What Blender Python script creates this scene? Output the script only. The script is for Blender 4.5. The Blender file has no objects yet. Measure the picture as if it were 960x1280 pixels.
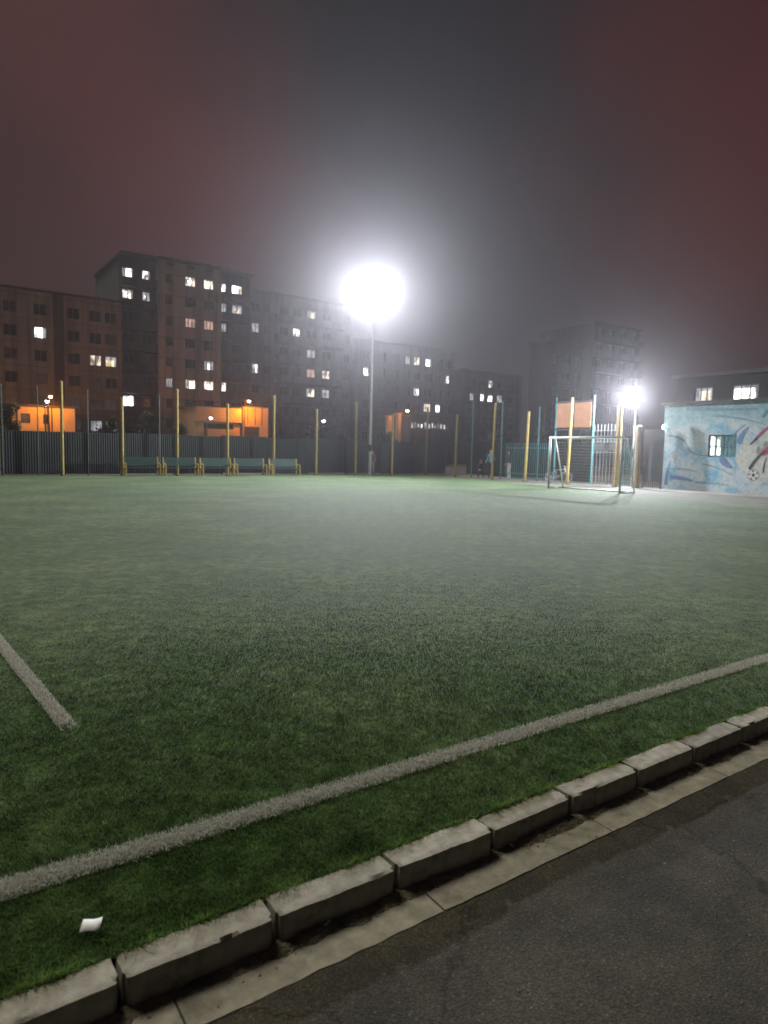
import bpy, bmesh, math, random
import numpy as np
from mathutils import Vector, Matrix, noise as mnoise

random.seed(7)
RNG = np.random.default_rng(11)
S = bpy.context.scene
COL = S.collection
R = math.radians

# ------------------------------------------------------------------ frame of the place
# u runs along the kerb and the touch line, v runs across the pitch; camera stands at u = v = 0
PHI = 0.965
UX, UY = math.sin(PHI), math.cos(PHI)
VX, VY = -math.cos(PHI), math.sin(PHI)
TH = math.atan2(UY, UX)


def W(u, v, z=0.0):  # most u, v positions below were worked out beforehand from image pixels
    return Vector((u * UX + v * VX, u * UY + v * VY, z))


# ------------------------------------------------------------------ materials
def new_mat(name):
    m = bpy.data.materials.new(name)
    m.use_nodes = True
    nt = m.node_tree
    for n in list(nt.nodes):
        nt.nodes.remove(n)
    out = nt.nodes.new('ShaderNodeOutputMaterial')
    return m, nt, out


def N(nt, typ, **kw):
    n = nt.nodes.new(typ)
    for k, v in kw.items():
        if k in n.inputs:
            n.inputs[k].default_value = v
        else:
            setattr(n, k, v)
    return n


def lk(nt, a, b):
    nt.links.new(a, b)


def ramp(nt, fac, stops):
    r = nt.nodes.new('ShaderNodeValToRGB')
    el = r.color_ramp.elements
    while len(el) < len(stops):
        el.new(0.5)
    for e, (p, c) in zip(el, stops):
        e.position = p
        e.color = (c[0], c[1], c[2], 1)
    lk(nt, fac, r.inputs[0])
    return r.outputs[0]


def surf(name, c, rough=0.7, var=0.25, scale=3.0, bump=0.0, bscale=40.0, metal=0.0, spec=0.5, c2=None, tone=0.0, panels=False, stain=None):
    """Principled surface with two octaves of colour variation and a fine bump."""
    m, nt, out = new_mat(name)
    p = N(nt, 'ShaderNodeBsdfPrincipled', Roughness=rough, Metallic=metal)
    p.inputs['Specular IOR Level'].default_value = spec
    tc = N(nt, 'ShaderNodeTexCoord')
    n1 = N(nt, 'ShaderNodeTexNoise', Scale=scale, Detail=8.0, Roughness=0.65)
    lk(nt, tc.outputs['Object'], n1.inputs['Vector'])
    lo = tuple(x * (1 - var) for x in c)
    hi = tuple(min(1, x * (1 + var)) for x in (c2 or c))
    col = ramp(nt, n1.outputs['Fac'], [(0.3, lo), (0.7, hi)])
    def mul(a, b):
        mx = N(nt, 'ShaderNodeMix', data_type='RGBA', blend_type='MULTIPLY')
        mx.inputs[0].default_value = 1
        lk(nt, a, mx.inputs[6]); lk(nt, b, mx.inputs[7])
        return mx.outputs[2]
    if tone:
        oi = N(nt, 'ShaderNodeObjectInfo')
        col = mul(col, ramp(nt, oi.outputs['Random'], [(0, (1 - tone,) * 3), (1, (1 + tone,) * 3)]))
    if stain:                                     # blotches of dirt and lichen with outlines of their own
        n3 = N(nt, 'ShaderNodeTexNoise', Scale=stain, Detail=7.0, Roughness=0.7)
        lk(nt, tc.outputs['Object'], n3.inputs['Vector'])
        col = mul(col, ramp(nt, n3.outputs['Fac'], [(0.30, (0.60, 0.56, 0.48)), (0.45, (0.95, 0.95, 0.93)), (0.70, (1.06, 1.06, 1.04))]))
    if panels:                                    # concrete panel joints and rain streaks
        sp = N(nt, 'ShaderNodeSeparateXYZ'); cb = N(nt, 'ShaderNodeCombineXYZ')
        lk(nt, tc.outputs['Object'], sp.inputs[0]); lk(nt, sp.outputs['X'], cb.inputs['X']); lk(nt, sp.outputs['Z'], cb.inputs['Y'])
        bt = N(nt, 'ShaderNodeTexBrick')
        bt.offset = 0.0
        bt.inputs['Scale'].default_value = 1.0
        bt.inputs['Brick Width'].default_value = 3.1; bt.inputs['Row Height'].default_value = 2.55
        bt.inputs['Mortar Size'].default_value = 0.045
        bt.inputs['Color1'].default_value = (1.06, 1.05, 1.04, 1); bt.inputs['Color2'].default_value = (0.86, 0.87, 0.88, 1); bt.inputs['Mortar'].default_value = (0.55, 0.55, 0.55, 1)
        lk(nt, cb.outputs[0], bt.inputs['Vector'])
        col = mul(col, bt.outputs['Color'])
        m3 = N(nt, 'ShaderNodeMapping'); m3.inputs['Scale'].default_value = (1.3, 1.3, 0.10)
        lk(nt, tc.outputs['Object'], m3.inputs['Vector'])
        n4 = N(nt, 'ShaderNodeTexNoise', Scale=1.0, Detail=5.0, Roughness=0.6)
        lk(nt, m3.outputs[0], n4.inputs['Vector'])
        col = mul(col, ramp(nt, n4.outputs['Fac'], [(0.38, (0.68, 0.66, 0.64)), (0.55, (1.05, 1.05, 1.05))]))
    lk(nt, col, p.inputs['Base Color'])
    if bump > 0:
        n2 = N(nt, 'ShaderNodeTexNoise', Scale=bscale, Detail=6.0)
        lk(nt, tc.outputs['Object'], n2.inputs['Vector'])
        b = N(nt, 'ShaderNodeBump', Strength=bump, Distance=0.02)
        lk(nt, n2.outputs['Fac'], b.inputs['Height'])
        lk(nt, b.outputs[0], p.inputs['Normal'])
    lk(nt, p.outputs[0], out.inputs[0])
    return m


def glow(name, c, strength, vary=0.0, scale=3.0):
    """Something that gives off light: a lamp lens or a lit window with curtain folds."""
    m, nt, out = new_mat(name)
    e = N(nt, 'ShaderNodeEmission')
    e.inputs['Color'].default_value = (*c, 1)
    e.inputs['Strength'].default_value = strength
    if vary > 0:
        tc = N(nt, 'ShaderNodeTexCoord')
        mp = N(nt, 'ShaderNodeMapping')
        oi = N(nt, 'ShaderNodeObjectInfo')
        mp.inputs['Scale'].default_value = (1, 1, 0.45)
        ad = N(nt, 'ShaderNodeVectorMath', operation='ADD')
        lk(nt, tc.outputs['Object'], ad.inputs[0])
        lk(nt, oi.outputs['Location'], ad.inputs[1])
        lk(nt, ad.outputs[0], mp.inputs['Vector'])
        n = N(nt, 'ShaderNodeTexNoise', Scale=scale, Detail=3.0)
        lk(nt, mp.outputs[0], n.inputs['Vector'])
        mr = N(nt, 'ShaderNodeMapRange')
        mr.inputs['From Min'].default_value = 0.40
        mr.inputs['From Max'].default_value = 0.56
        mr.inputs['To Min'].default_value = strength * (1 - vary)
        mr.inputs['To Max'].default_value = strength
        lk(nt, n.outputs['Fac'], mr.inputs['Value'])
        lk(nt, mr.outputs[0], e.inputs['Strength'])
    lk(nt, e.outputs[0], out.inputs[0])
    m.cycles.emission_sampling = 'NONE'
    return m


M = {}
M['yellow'] = surf('yellow_paint', (0.42, 0.31, 0.08), 0.5, 0.3, 6, 0.25, 60)
M['teal'] = surf('teal_paint', (0.10, 0.30, 0.32), 0.5, 0.3, 6)
M['palegreen'] = surf('pale_green_paint', (0.09, 0.14, 0.105), 0.5, 0.3, 6)
M['polepaint'] = surf('pole_paint', (0.62, 0.63, 0.64), 0.55, 0.12, 5)
M['galv'] = surf('galvanised_steel', (0.42, 0.44, 0.46), 0.42, 0.2, 5, metal=0.6)
M['whitemetal'] = surf('white_metal', (0.62, 0.63, 0.62), 0.45, 0.2, 5)
M['darkmetal'] = surf('dark_metal', (0.05, 0.05, 0.055), 0.5, 0.2, 5)
M['greensheet'] = surf('green_sheet', (0.009, 0.017, 0.0155), 0.6, 0.35, 1.2, 0.2, 20)
M['benchgreen'] = surf('bench_green', (0.016, 0.06, 0.048), 0.5, 0.3, 8)
M['orangeboard'] = surf('orange_board', (0.50, 0.22, 0.10), 0.6, 0.15, 3)
M['greypanel'] = surf('grey_panel', (0.16, 0.17, 0.20), 0.5, 0.15, 2)
M['concrete'] = surf('kerb_concrete', (0.30, 0.283, 0.24), 0.9, 0.22, 16, 0.3, 220, tone=0.16, stain=7.5, c2=(0.34, 0.322, 0.275))
M['band'] = surf('strip_concrete', (0.27, 0.255, 0.215), 0.92, 0.24, 13, 0.3, 220, tone=0.06, stain=6.0, c2=(0.33, 0.31, 0.26))
M['soil'] = surf('gutter_soil', (0.085, 0.072, 0.047), 0.95, 0.6, 16, 0.9, 90, c2=(0.20, 0.175, 0.12), stain=9.0)
M['ground'] = surf('earth', (0.07, 0.065, 0.055), 0.95, 0.3, 0.6, 0.4, 8)
M['paper'] = surf('white_paper', (0.75, 0.75, 0.76), 0.6, 0.05, 20)
M['bark'] = surf('bark', (0.09, 0.07, 0.05), 0.9, 0.3, 10, 0.6, 40)
M['skin'] = surf('skin', (0.52, 0.34, 0.25), 0.55, 0.08, 20)
M['hair'] = surf('hair', (0.03, 0.025, 0.02), 0.6, 0.2, 30)
M['glass'] = surf('dark_glass', (0.045, 0.045, 0.055), 0.12, 0.4, 0.6)
M['curtain'] = surf('curtained_glass', (0.09, 0.085, 0.09), 0.25, 0.4, 2.0)
M['pvc'] = surf('window_frame_white', (0.22, 0.21, 0.205), 0.5, 0.1, 4)
M['pvcdark'] = surf('window_frame_dark', (0.10, 0.09, 0.09), 0.5, 0.1, 4)
M['litwhite'] = glow('lit_window_white', (1.0, 0.97, 0.93), 3.2, 0.92, 1.9)
M['litbright'] = glow('lit_window_bright', (1.0, 0.98, 0.95), 7.0, 0.88, 1.7)
M['litwarm'] = glow('lit_window_warm', (1.0, 0.86, 0.68), 1.4, 0.85, 2.0)
M['litpink'] = glow('lit_window_pink', (1.0, 0.62, 0.50), 0.62, 0.5, 3.0)
M['tealglow'] = glow('glowing_teal_pane', (0.45, 0.85, 0.95), 0.28, 0.6, 5.0)  # unlit teal pane given a faint glow of its own
M['litdim'] = glow('lit_window_dim', (0.9, 0.88, 0.95), 0.55, 0.7, 3.0)
M['lityellow'] = glow('lit_window_yellow', (1.0, 0.80, 0.45), 1.6, 0.6, 2.4)
M['lens'] = glow('floodlight_lens', (0.94, 0.97, 1.0), 120.0)
M['lens_sodium'] = glow('sodium_lens', (1.0, 0.60, 0.16), 60.0)
M['lens_white'] = glow('small_lamp_lens', (0.95, 0.97, 1.0), 30.0)
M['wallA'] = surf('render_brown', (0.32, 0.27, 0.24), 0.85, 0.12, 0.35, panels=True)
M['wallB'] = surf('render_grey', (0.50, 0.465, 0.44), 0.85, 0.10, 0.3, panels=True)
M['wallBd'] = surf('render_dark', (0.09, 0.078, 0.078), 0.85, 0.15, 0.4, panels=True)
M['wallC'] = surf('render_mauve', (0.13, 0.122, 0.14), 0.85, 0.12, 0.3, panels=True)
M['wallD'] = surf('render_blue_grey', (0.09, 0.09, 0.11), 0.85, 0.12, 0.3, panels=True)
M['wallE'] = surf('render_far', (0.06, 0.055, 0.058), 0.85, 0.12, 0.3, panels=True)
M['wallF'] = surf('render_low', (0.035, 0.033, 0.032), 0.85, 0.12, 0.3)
M['wallS'] = surf('render_pale', (0.66, 0.54, 0.34), 0.85, 0.12, 0.8)
M['rooffelt'] = surf('roof_felt', (0.07, 0.065, 0.065), 0.9, 0.2, 1)
M['wood'] = surf('weathered_wood', (0.36, 0.25, 0.11), 0.7, 0.3, 9, 0.3, 40)


def pavement_material():
    m, nt, out = new_mat('pavement')
    p = N(nt, 'ShaderNodeBsdfPrincipled', Roughness=0.85)
    tc = N(nt, 'ShaderNodeTexCoord')
    a = N(nt, 'ShaderNodeTexNoise', Scale=0.55, Detail=9.0, Roughness=0.6)
    b = N(nt, 'ShaderNodeTexNoise', Scale=30.0, Detail=5.0)
    lk(nt, tc.outputs['Object'], a.inputs['Vector'])
    lk(nt, tc.outputs['Object'], b.inputs['Vector'])
    col = ramp(nt, a.outputs['Fac'], [(0.32, (0.11, 0.105, 0.095)), (0.68, (0.24, 0.23, 0.215))])
    lk(nt, col, p.inputs['Base Color'])
    bp = N(nt, 'ShaderNodeBump', Strength=0.5, Distance=0.01)
    lk(nt, b.outputs['Fac'], bp.inputs['Height'])
    lk(nt, bp.outputs[0], p.inputs['Normal'])
    lk(nt, p.outputs[0], out.inputs[0])
    return m


def asphalt_material():
    m, nt, out = new_mat('asphalt')
    p = N(nt, 'ShaderNodeBsdfPrincipled')
    tc = N(nt, 'ShaderNodeTexCoord')
    big = N(nt, 'ShaderNodeTexNoise', Scale=1.3, Detail=6.0, Roughness=0.6)
    mid = N(nt, 'ShaderNodeTexNoise', Scale=26.0, Detail=4.0)
    grit = N(nt, 'ShaderNodeTexVoronoi', Scale=130.0)
    fleck = N(nt, 'ShaderNodeTexNoise', Scale=75.0, Detail=2.0)
    for n in (big, mid, grit, fleck):
        lk(nt, tc.outputs['Object'], n.inputs['Vector'])
    c1 = ramp(nt, big.outputs['Fac'], [(0.3, (0.055, 0.051, 0.042)), (0.5, (0.072, 0.066, 0.054)), (0.75, (0.098, 0.090, 0.072))])
    c2 = ramp(nt, grit.outputs['Distance'], [(0.0, (1.35, 1.35, 1.33)), (0.6, (0.6, 0.6, 0.6))])
    c3 = ramp(nt, fleck.outputs['Fac'], [(0.60, (1, 1, 1)), (0.72, (2.3, 2.2, 2.0))])
    m1 = N(nt, 'ShaderNodeMix', data_type='RGBA', blend_type='MULTIPLY')
    m1.inputs[0].default_value = 1
    lk(nt, c1, m1.inputs[6]); lk(nt, c2, m1.inputs[7])
    m2 = N(nt, 'ShaderNodeMix', data_type='RGBA', blend_type='MULTIPLY')
    m2.inputs[0].default_value = 1
    lk(nt, m1.outputs[2], m2.inputs[6]); lk(nt, c3, m2.inputs[7])
    wv = N(nt, 'ShaderNodeTexNoise', Scale=4.0, Detail=6.0, Roughness=0.7)
    lk(nt, tc.outputs['Object'], wv.inputs['Vector'])
    wa = N(nt, 'ShaderNodeMix', data_type='RGBA', blend_type='ADD'); wa.inputs[0].default_value = 0.35
    lk(nt, tc.outputs['Object'], wa.inputs[6]); lk(nt, wv.outputs['Color'], wa.inputs[7])
    vc = N(nt, 'ShaderNodeTexVoronoi', feature='DISTANCE_TO_EDGE', Scale=0.85)
    lk(nt, wa.outputs[2], vc.inputs['Vector'])
    ck = ramp(nt, vc.outputs['Distance'], [(0.0, (0.35, 0.34, 0.32)), (0.006, (0.6, 0.6, 0.6)), (0.011, (1, 1, 1))])
    pt = N(nt, 'ShaderNodeTexNoise', Scale=2.3, Detail=7.0, Roughness=0.7)
    lk(nt, tc.outputs['Object'], pt.inputs['Vector'])
    pc = ramp(nt, pt.outputs['Fac'], [(0.40, (0.74, 0.74, 0.76)), (0.52, (1, 1, 1)), (0.66, (1.28, 1.25, 1.18))])
    m3 = N(nt, 'ShaderNodeMix', data_type='RGBA', blend_type='MULTIPLY'); m3.inputs[0].default_value = 1
    lk(nt, m2.outputs[2], m3.inputs[6]); lk(nt, pc, m3.inputs[7])
    m4 = N(nt, 'ShaderNodeMix', data_type='RGBA', blend_type='MULTIPLY'); m4.inputs[0].default_value = 0.7
    lk(nt, m3.outputs[2], m4.inputs[6]); lk(nt, ck, m4.inputs[7])
    lk(nt, m4.outputs[2], p.inputs['Base Color'])
    rr = N(nt, 'ShaderNodeMapRange')
    rr.inputs['To Min'].default_value = 0.85
    rr.inputs['To Max'].default_value = 1.0
    p.inputs['Specular IOR Level'].default_value = 0.2
    lk(nt, big.outputs['Fac'], rr.inputs['Value'])
    lk(nt, rr.outputs[0], p.inputs['Roughness'])
    ad = N(nt, 'ShaderNodeMath', operation='ADD')
    lk(nt, grit.outputs['Distance'], ad.inputs[0]); lk(nt, mid.outputs['Fac'], ad.inputs[1])
    bp = N(nt, 'ShaderNodeBump', Strength=0.7, Distance=0.0022)
    bp.invert = True
    lk(nt, ad.outputs[0], bp.inputs['Height'])
    lk(nt, bp.outputs[0], p.inputs['Normal'])
    lk(nt, p.outputs[0], out.inputs[0])
    return m


def turf_colours(nt, tc_out, dark, light):
    big = N(nt, 'ShaderNodeTexNoise', Scale=0.42, Detail=7.0, Roughness=0.62)
    mid = N(nt, 'ShaderNodeTexNoise', Scale=3.2, Detail=5.0, Roughness=0.6)
    lk(nt, tc_out, big.inputs['Vector']); lk(nt, tc_out, mid.inputs['Vector'])
    a = ramp(nt, big.outputs['Fac'], [(0.36, dark), (0.50, tuple(0.5 * (x + y) for x, y in zip(dark, light))), (0.60, light), (0.68, (light[0] * 1.12, light[1] * 1.02, light[2] * 0.95))])
    b = ramp(nt, mid.outputs['Fac'], [(0.3, (0.66, 0.68, 0.66)), (0.7, (1.30, 1.27, 1.28))])
    cl = N(nt, 'ShaderNodeTexNoise', Scale=7.5, Detail=6.0, Roughness=0.72)
    lk(nt, tc_out, cl.inputs['Vector'])
    c_ = ramp(nt, cl.outputs['Fac'], [(0.36, (0.55, 0.58, 0.55)), (0.50, (1.0, 1.0, 1.0)), (0.64, (1.50, 1.42, 1.45))])
    mx = N(nt, 'ShaderNodeMix', data_type='RGBA', blend_type='MULTIPLY')
    mx.inputs[0].default_value = 1
    lk(nt, a, mx.inputs[6]); lk(nt, b, mx.inputs[7])
    m2 = N(nt, 'ShaderNodeMix', data_type='RGBA', blend_type='MULTIPLY')
    m2.inputs[0].default_value = 1
    lk(nt, mx.outputs[2], m2.inputs[6]); lk(nt, c_, m2.inputs[7])
    return m2.outputs[2], big.outputs['Fac']


def turf_material():
    m, nt, out = new_mat('artificial_turf')
    p = N(nt, 'ShaderNodeBsdfPrincipled')
    geo = N(nt, 'ShaderNodeNewGeometry')
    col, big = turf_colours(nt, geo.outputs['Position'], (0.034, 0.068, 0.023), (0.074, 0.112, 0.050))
    fine = N(nt, 'ShaderNodeTexNoise', Scale=55.0, Detail=5.0, Roughness=0.75)
    lk(nt, geo.outputs['Position'], fine.inputs['Vector'])
    fr = ramp(nt, fine.outputs['Fac'], [(0.34, (0.55, 0.55, 0.55)), (0.66, (1.5, 1.5, 1.5))])
    mx = N(nt, 'ShaderNodeMix', data_type='RGBA', blend_type='MULTIPLY')
    mx.inputs[0].default_value = 1
    lk(nt, col, mx.inputs[6]); lk(nt, fr, mx.inputs[7])
    lk(nt, mx.outputs[2], p.inputs['Base Color'])
    rr = N(nt, 'ShaderNodeMapRange')
    rr.inputs['From Min'].default_value = 0.35
    rr.inputs['From Max'].default_value = 0.65
    rr.inputs['To Min'].default_value = 0.88
    rr.inputs['To Max'].default_value = 0.92
    p.inputs['Specular IOR Level'].default_value = 0.28
    lk(nt, big, rr.inputs['Value'])
    lk(nt, rr.outputs[0], p.inputs['Roughness'])
    b1 = N(nt, 'ShaderNodeBump', Strength=0.5, Distance=0.015)
    lk(nt, fine.outputs['Fac'], b1.inputs['Height'])
    lk(nt, b1.outputs[0], p.inputs['Normal'])
    lk(nt, p.outputs[0], out.inputs[0])
    return m


def blade_material(name, line=False):
    m, nt, out = new_mat(name)
    geo = N(nt, 'ShaderNodeNewGeometry')
    at = N(nt, 'ShaderNodeAttribute', attribute_name='tint')
    if line:
        col = ramp(nt, at.outputs['Fac'], [(0.0, (0.34, 0.335, 0.28)), (0.5, (0.52, 0.51, 0.44)), (1.0, (0.74, 0.73, 0.65))])
    else:
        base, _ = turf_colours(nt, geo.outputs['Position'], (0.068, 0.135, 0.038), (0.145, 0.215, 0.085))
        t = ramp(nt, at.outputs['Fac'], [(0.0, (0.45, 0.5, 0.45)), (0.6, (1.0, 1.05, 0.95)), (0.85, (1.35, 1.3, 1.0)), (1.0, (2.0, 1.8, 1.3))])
        mx = N(nt, 'ShaderNodeMix', data_type='RGBA', blend_type='MULTIPLY')
        mx.inputs[0].default_value = 1
        lk(nt, base, mx.inputs[6]); lk(nt, t, mx.inputs[7])
        col = mx.outputs[2]
    p = N(nt, 'ShaderNodeBsdfDiffuse')
    lk(nt, col, p.inputs['Color'])
    tr = N(nt, 'ShaderNodeBsdfTranslucent')
    lk(nt, col, tr.inputs['Color'])
    mix = N(nt, 'ShaderNodeMixShader')
    mix.inputs[0].default_value = 0.42
    lk(nt, p.outputs[0], mix.inputs[1]); lk(nt, tr.outputs[0], mix.inputs[2])
    lk(nt, mix.outputs[0], out.inputs[0])
    return m


def leaf_material(name, dark, light):
    m, nt, out = new_mat(name)
    tc = N(nt, 'ShaderNodeTexCoord')
    n = N(nt, 'ShaderNodeTexNoise', Scale=2.5, Detail=4.0)
    lk(nt, tc.outputs['Object'], n.inputs['Vector'])
    col = ramp(nt, n.outputs['Fac'], [(0.3, dark), (0.7, light)])
    d = N(nt, 'ShaderNodeBsdfPrincipled', Roughness=0.5)
    lk(nt, col, d.inputs['Base Color'])
    t = N(nt, 'ShaderNodeBsdfTranslucent')
    lk(nt, col, t.inputs['Color'])
    mx = N(nt, 'ShaderNodeMixShader')
    mx.inputs[0].default_value = 0.3
    lk(nt, d.outputs[0], mx.inputs[1]); lk(nt, t.outputs[0], mx.inputs[2])
    lk(nt, mx.outputs[0], out.inputs[0])
    return m


def mural_material():
    """House paint: broad swirls of sky blue and off-white brushed along the wall."""
    m, nt, out = new_mat('mural_paint')
    p = N(nt, 'ShaderNodeBsdfPrincipled', Roughness=0.75)
    tc = N(nt, 'ShaderNodeTexCoord')
    mp = N(nt, 'ShaderNodeMapping')
    mp.inputs['Scale'].default_value = (1.0, 0.40, 1.0)
    mp.inputs['Rotation'].default_value = (R(16), 0, 0)
    lk(nt, tc.outputs['Object'], mp.inputs['Vector'])
    n1 = N(nt, 'ShaderNodeTexNoise', Scale=0.85, Detail=3.0, Roughness=0.5, Distortion=1.6)
    lk(nt, mp.outputs[0], n1.inputs['Vector'])
    base = ramp(nt, n1.outputs['Fac'], [(0.28, (0.19, 0.40, 0.58)), (0.40, (0.33, 0.53, 0.64)), (0.48, (0.50, 0.60, 0.64)), (0.58, (0.59, 0.63, 0.64)), (0.72, (0.46, 0.59, 0.64))])
    n2 = N(nt, 'ShaderNodeTexNoise', Scale=1.7, Detail=4.0, Roughness=0.55, Distortion=2.4)
    lk(nt, mp.outputs[0], n2.inputs['Vector'])
    st = ramp(nt, n2.outputs['Fac'], [(0.455, (1, 1, 1)), (0.48, (0.45, 0.68, 0.86)), (0.50, (0.45, 0.68, 0.86)), (0.525, (1, 1, 1))])
    mx = N(nt, 'ShaderNodeMix', data_type='RGBA', blend_type='MULTIPLY')
    mx.inputs[0].default_value = 0.8
    lk(nt, base, mx.inputs[6]); lk(nt, st, mx.inputs[7])
    # the upper third of the wall was rolled in plain sky blue
    sep = N(nt, 'ShaderNodeSeparateXYZ')
    lk(nt, tc.outputs['Object'], sep.inputs[0])
    n3 = N(nt, 'ShaderNodeTexNoise', Scale=0.6, Detail=3.0, Distortion=1.0)
    lk(nt, tc.outputs['Object'], n3.inputs['Vector'])
    ad = N(nt, 'ShaderNodeMath', operation='MULTIPLY_ADD')
    lk(nt, n3.outputs['Fac'], ad.inputs[0]); ad.inputs[1].default_value = 2.6
    lk(nt, sep.outputs['Z'], ad.inputs[2])
    mr = N(nt, 'ShaderNodeMapRange')
    mr.inputs['From Min'].default_value = 4.2
    mr.inputs['From Max'].default_value = 4.9
    lk(nt, ad.outputs[0], mr.inputs['Value'])
    m2 = N(nt, 'ShaderNodeMix', data_type='RGBA')
    lk(nt, mr.outputs[0], m2.inputs[0])
    lk(nt, mx.outputs[2], m2.inputs[6])
    up = ramp(nt, n2.outputs['Fac'], [(0.35, (0.20, 0.38, 0.46)), (0.6, (0.36, 0.52, 0.57))])
    lk(nt, up, m2.inputs[7])
    lk(nt, m2.outputs[2], p.inputs['Base Color'])
    lk(nt, p.outputs[0], out.inputs[0])
    return m


M['apron'] = surf('apron_dirt', (0.075, 0.078, 0.058), 0.95, 0.35, 1.4, 0.5, 25)
M['asphalt'] = asphalt_material()
M['pavement'] = pavement_material()
M['turf'] = turf_material()
M['blade'] = blade_material('turf_blade')
M['lineblade'] = blade_material('painted_blade', True)
M['linepaint'] = surf('line_paint', (0.50, 0.49, 0.43), 0.85, 0.5, 14, 0.8, 120)
M['leaf'] = leaf_material('leaf_green', (0.025, 0.045, 0.022), (0.06, 0.085, 0.04))
M['mural'] = mural_material()


# ------------------------------------------------------------------ mesh collecting
class MB:
    def __init__(self):
        self.v, self.f, self.mi = [], [], []

    def add(self, vs, fs, mi=0):
        b = len(self.v)
        self.v += [tuple(x) for x in vs]
        self.f += [tuple(i + b for i in f) for f in fs]
        self.mi += [mi] * len(fs)
        return self

    def box(self, x0, x1, y0, y1, z0, z1, mi=0, rot=None, piv=None):
        vs = [Vector((x, y, z)) for z in (z0, z1) for y in (y0, y1) for x in (x0, x1)]
        if rot is not None:
            pv = Vector(piv or ((x0 + x1) / 2, (y0 + y1) / 2, (z0 + z1) / 2))
            vs = [pv + rot @ (q - pv) for q in vs]
        return self.add(vs, [(0, 2, 3, 1), (4, 5, 7, 6), (0, 1, 5, 4), (2, 6, 7, 3), (0, 4, 6, 2), (1, 3, 7, 5)], mi)

    def tube(self, pts, rads, n=8, mi=0, caps=True):
        pts = [Vector(p) for p in pts]
        if not hasattr(rads, '__len__'):
            rads = [rads] * len(pts)
        vs, fs = [], []
        for i, p in enumerate(pts):
            t = (pts[min(i + 1, len(pts) - 1)] - pts[max(i - 1, 0)]).normalized()
            a = Vector((0, 0, 1)) if abs(t.z) < 0.9 else Vector((1, 0, 0))
            x = t.cross(a).normalized(); y = t.cross(x)
            for k in range(n):
                ang = 2 * math.pi * k / n
                vs.append(p + (x * math.cos(ang) + y * math.sin(ang)) * rads[i])
        for i in range(len(pts) - 1):
            for k in range(n):
                a, b = i * n + k, i * n + (k + 1) % n
                fs.append((a, b, b + n, a + n))
        if caps:
            fs.append(tuple(range(n - 1, -1, -1)))
            fs.append(tuple(range((len(pts) - 1) * n, len(pts) * n)))
        return self.add(vs, fs, mi)

    def ring(self, c, r, rr, axis='y', n=28, m=8, mi=0):
        vs, fs = [], []
        for i in range(n):
            a = 2 * math.pi * i / n
            for k in range(m):
                b = 2 * math.pi * k / m
                q = r + rr * math.cos(b)
                p = (q * math.cos(a), rr * math.sin(b), q * math.sin(a))
                if axis == 'z':
                    p = (p[0], p[2], p[1])
                vs.append(Vector(c) + Vector(p))
        for i in range(n):
            for k in range(m):
                fs.append((i * m + k, ((i + 1) % n) * m + k, ((i + 1) % n) * m + (k + 1) % m, i * m + (k + 1) % m))
        return self.add(vs, fs, mi)

    def prism(self, poly, d0, d1, axis='x', mi=0):
        """poly: list of 2-D points; extruded along axis between d0 and d1."""
        n = len(poly)
        def P(a, b, d):
            return {'x': (d, a, b), 'y': (a, d, b), 'z': (a, b, d)}[axis]
        vs = [P(a, b, d0) for a, b in poly] + [P(a, b, d1) for a, b in poly]
        fs = [tuple(range(n - 1, -1, -1)), tuple(range(n, 2 * n))]
        fs += [(i, (i + 1) % n, (i + 1) % n + n, i + n) for i in range(n)]
        return self.add(vs, fs, mi)

    def mesh(self, name, mats, smooth=False):
        me = bpy.data.meshes.new(name)
        me.from_pydata(self.v, [], self.f)
        for m in (mats if isinstance(mats, (list, tuple)) else [mats]):
            me.materials.append(m)
        me.polygons.foreach_set('material_index', self.mi)
        if smooth:
            me.polygons.foreach_set('use_smooth', [True] * len(me.polygons))
        bm = bmesh.new(); bm.from_mesh(me)
        bmesh.ops.recalc_face_normals(bm, faces=bm.faces)
        bm.to_mesh(me); bm.free()
        me.update()
        return me

    def build(self, name, mats, parent=None, loc=None, rz=None, smooth=False, bevel=0.0):
        o = link(name, self.mesh(name, mats, smooth), parent)
        if loc is not None:
            o.location = loc
        if rz is not None:
            o.rotation_euler.z = rz
        if bevel > 0:
            b = o.modifiers.new('bevel', 'BEVEL')
            b.width = bevel; b.segments = 2; b.limit_method = 'ANGLE'
        return o


def link(name, data, parent=None):
    o = bpy.data.objects.new(name, data)
    COL.objects.link(o)
    if parent is not None:
        o.parent = parent
    return o


def tag(o, label=None, cat=None, group=None, kind=None):
    for k, v in (('label', label), ('category', cat), ('group', group), ('kind', kind)):
        if v:
            o[k] = v
    return o


def root(name, u, v, z=0.0, rz=None, **kw):
    o = link(name, None)
    o.empty_display_size = 0.3
    o.location = W(u, v, z)
    o.rotation_euler.z = TH if rz is None else rz
    return tag(o, **kw)


def copy_tree(o, parent=None):
    c = o.copy()
    COL.objects.link(c)
    if parent is not None:
        c.parent = parent
    for ch in [x for x in KIDS.get(o.name, [])]:
        d = copy_tree(ch, c)
        KIDS.setdefault(c.name, []).append(d)
    return c


KIDS = {}


def note_kids():
    KIDS.clear()
    for o in COL.objects:
        if o.parent is not None:
            KIDS.setdefault(o.parent.name, []).append(o)


def sheet(name, poly, z, mat, label=None, cat=None, kind='structure'):
    """flat ground sheet from a polygon in (u, v)"""
    me = bpy.data.meshes.new(name)
    me.from_pydata([(a, b, 0) for a, b in poly], [], [tuple(range(len(poly)))])
    me.materials.append(mat)
    o = link(name, me)
    o.location = (0, 0, z); o.rotation_euler.z = TH
    return tag(o, label, cat, None, kind)


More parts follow.
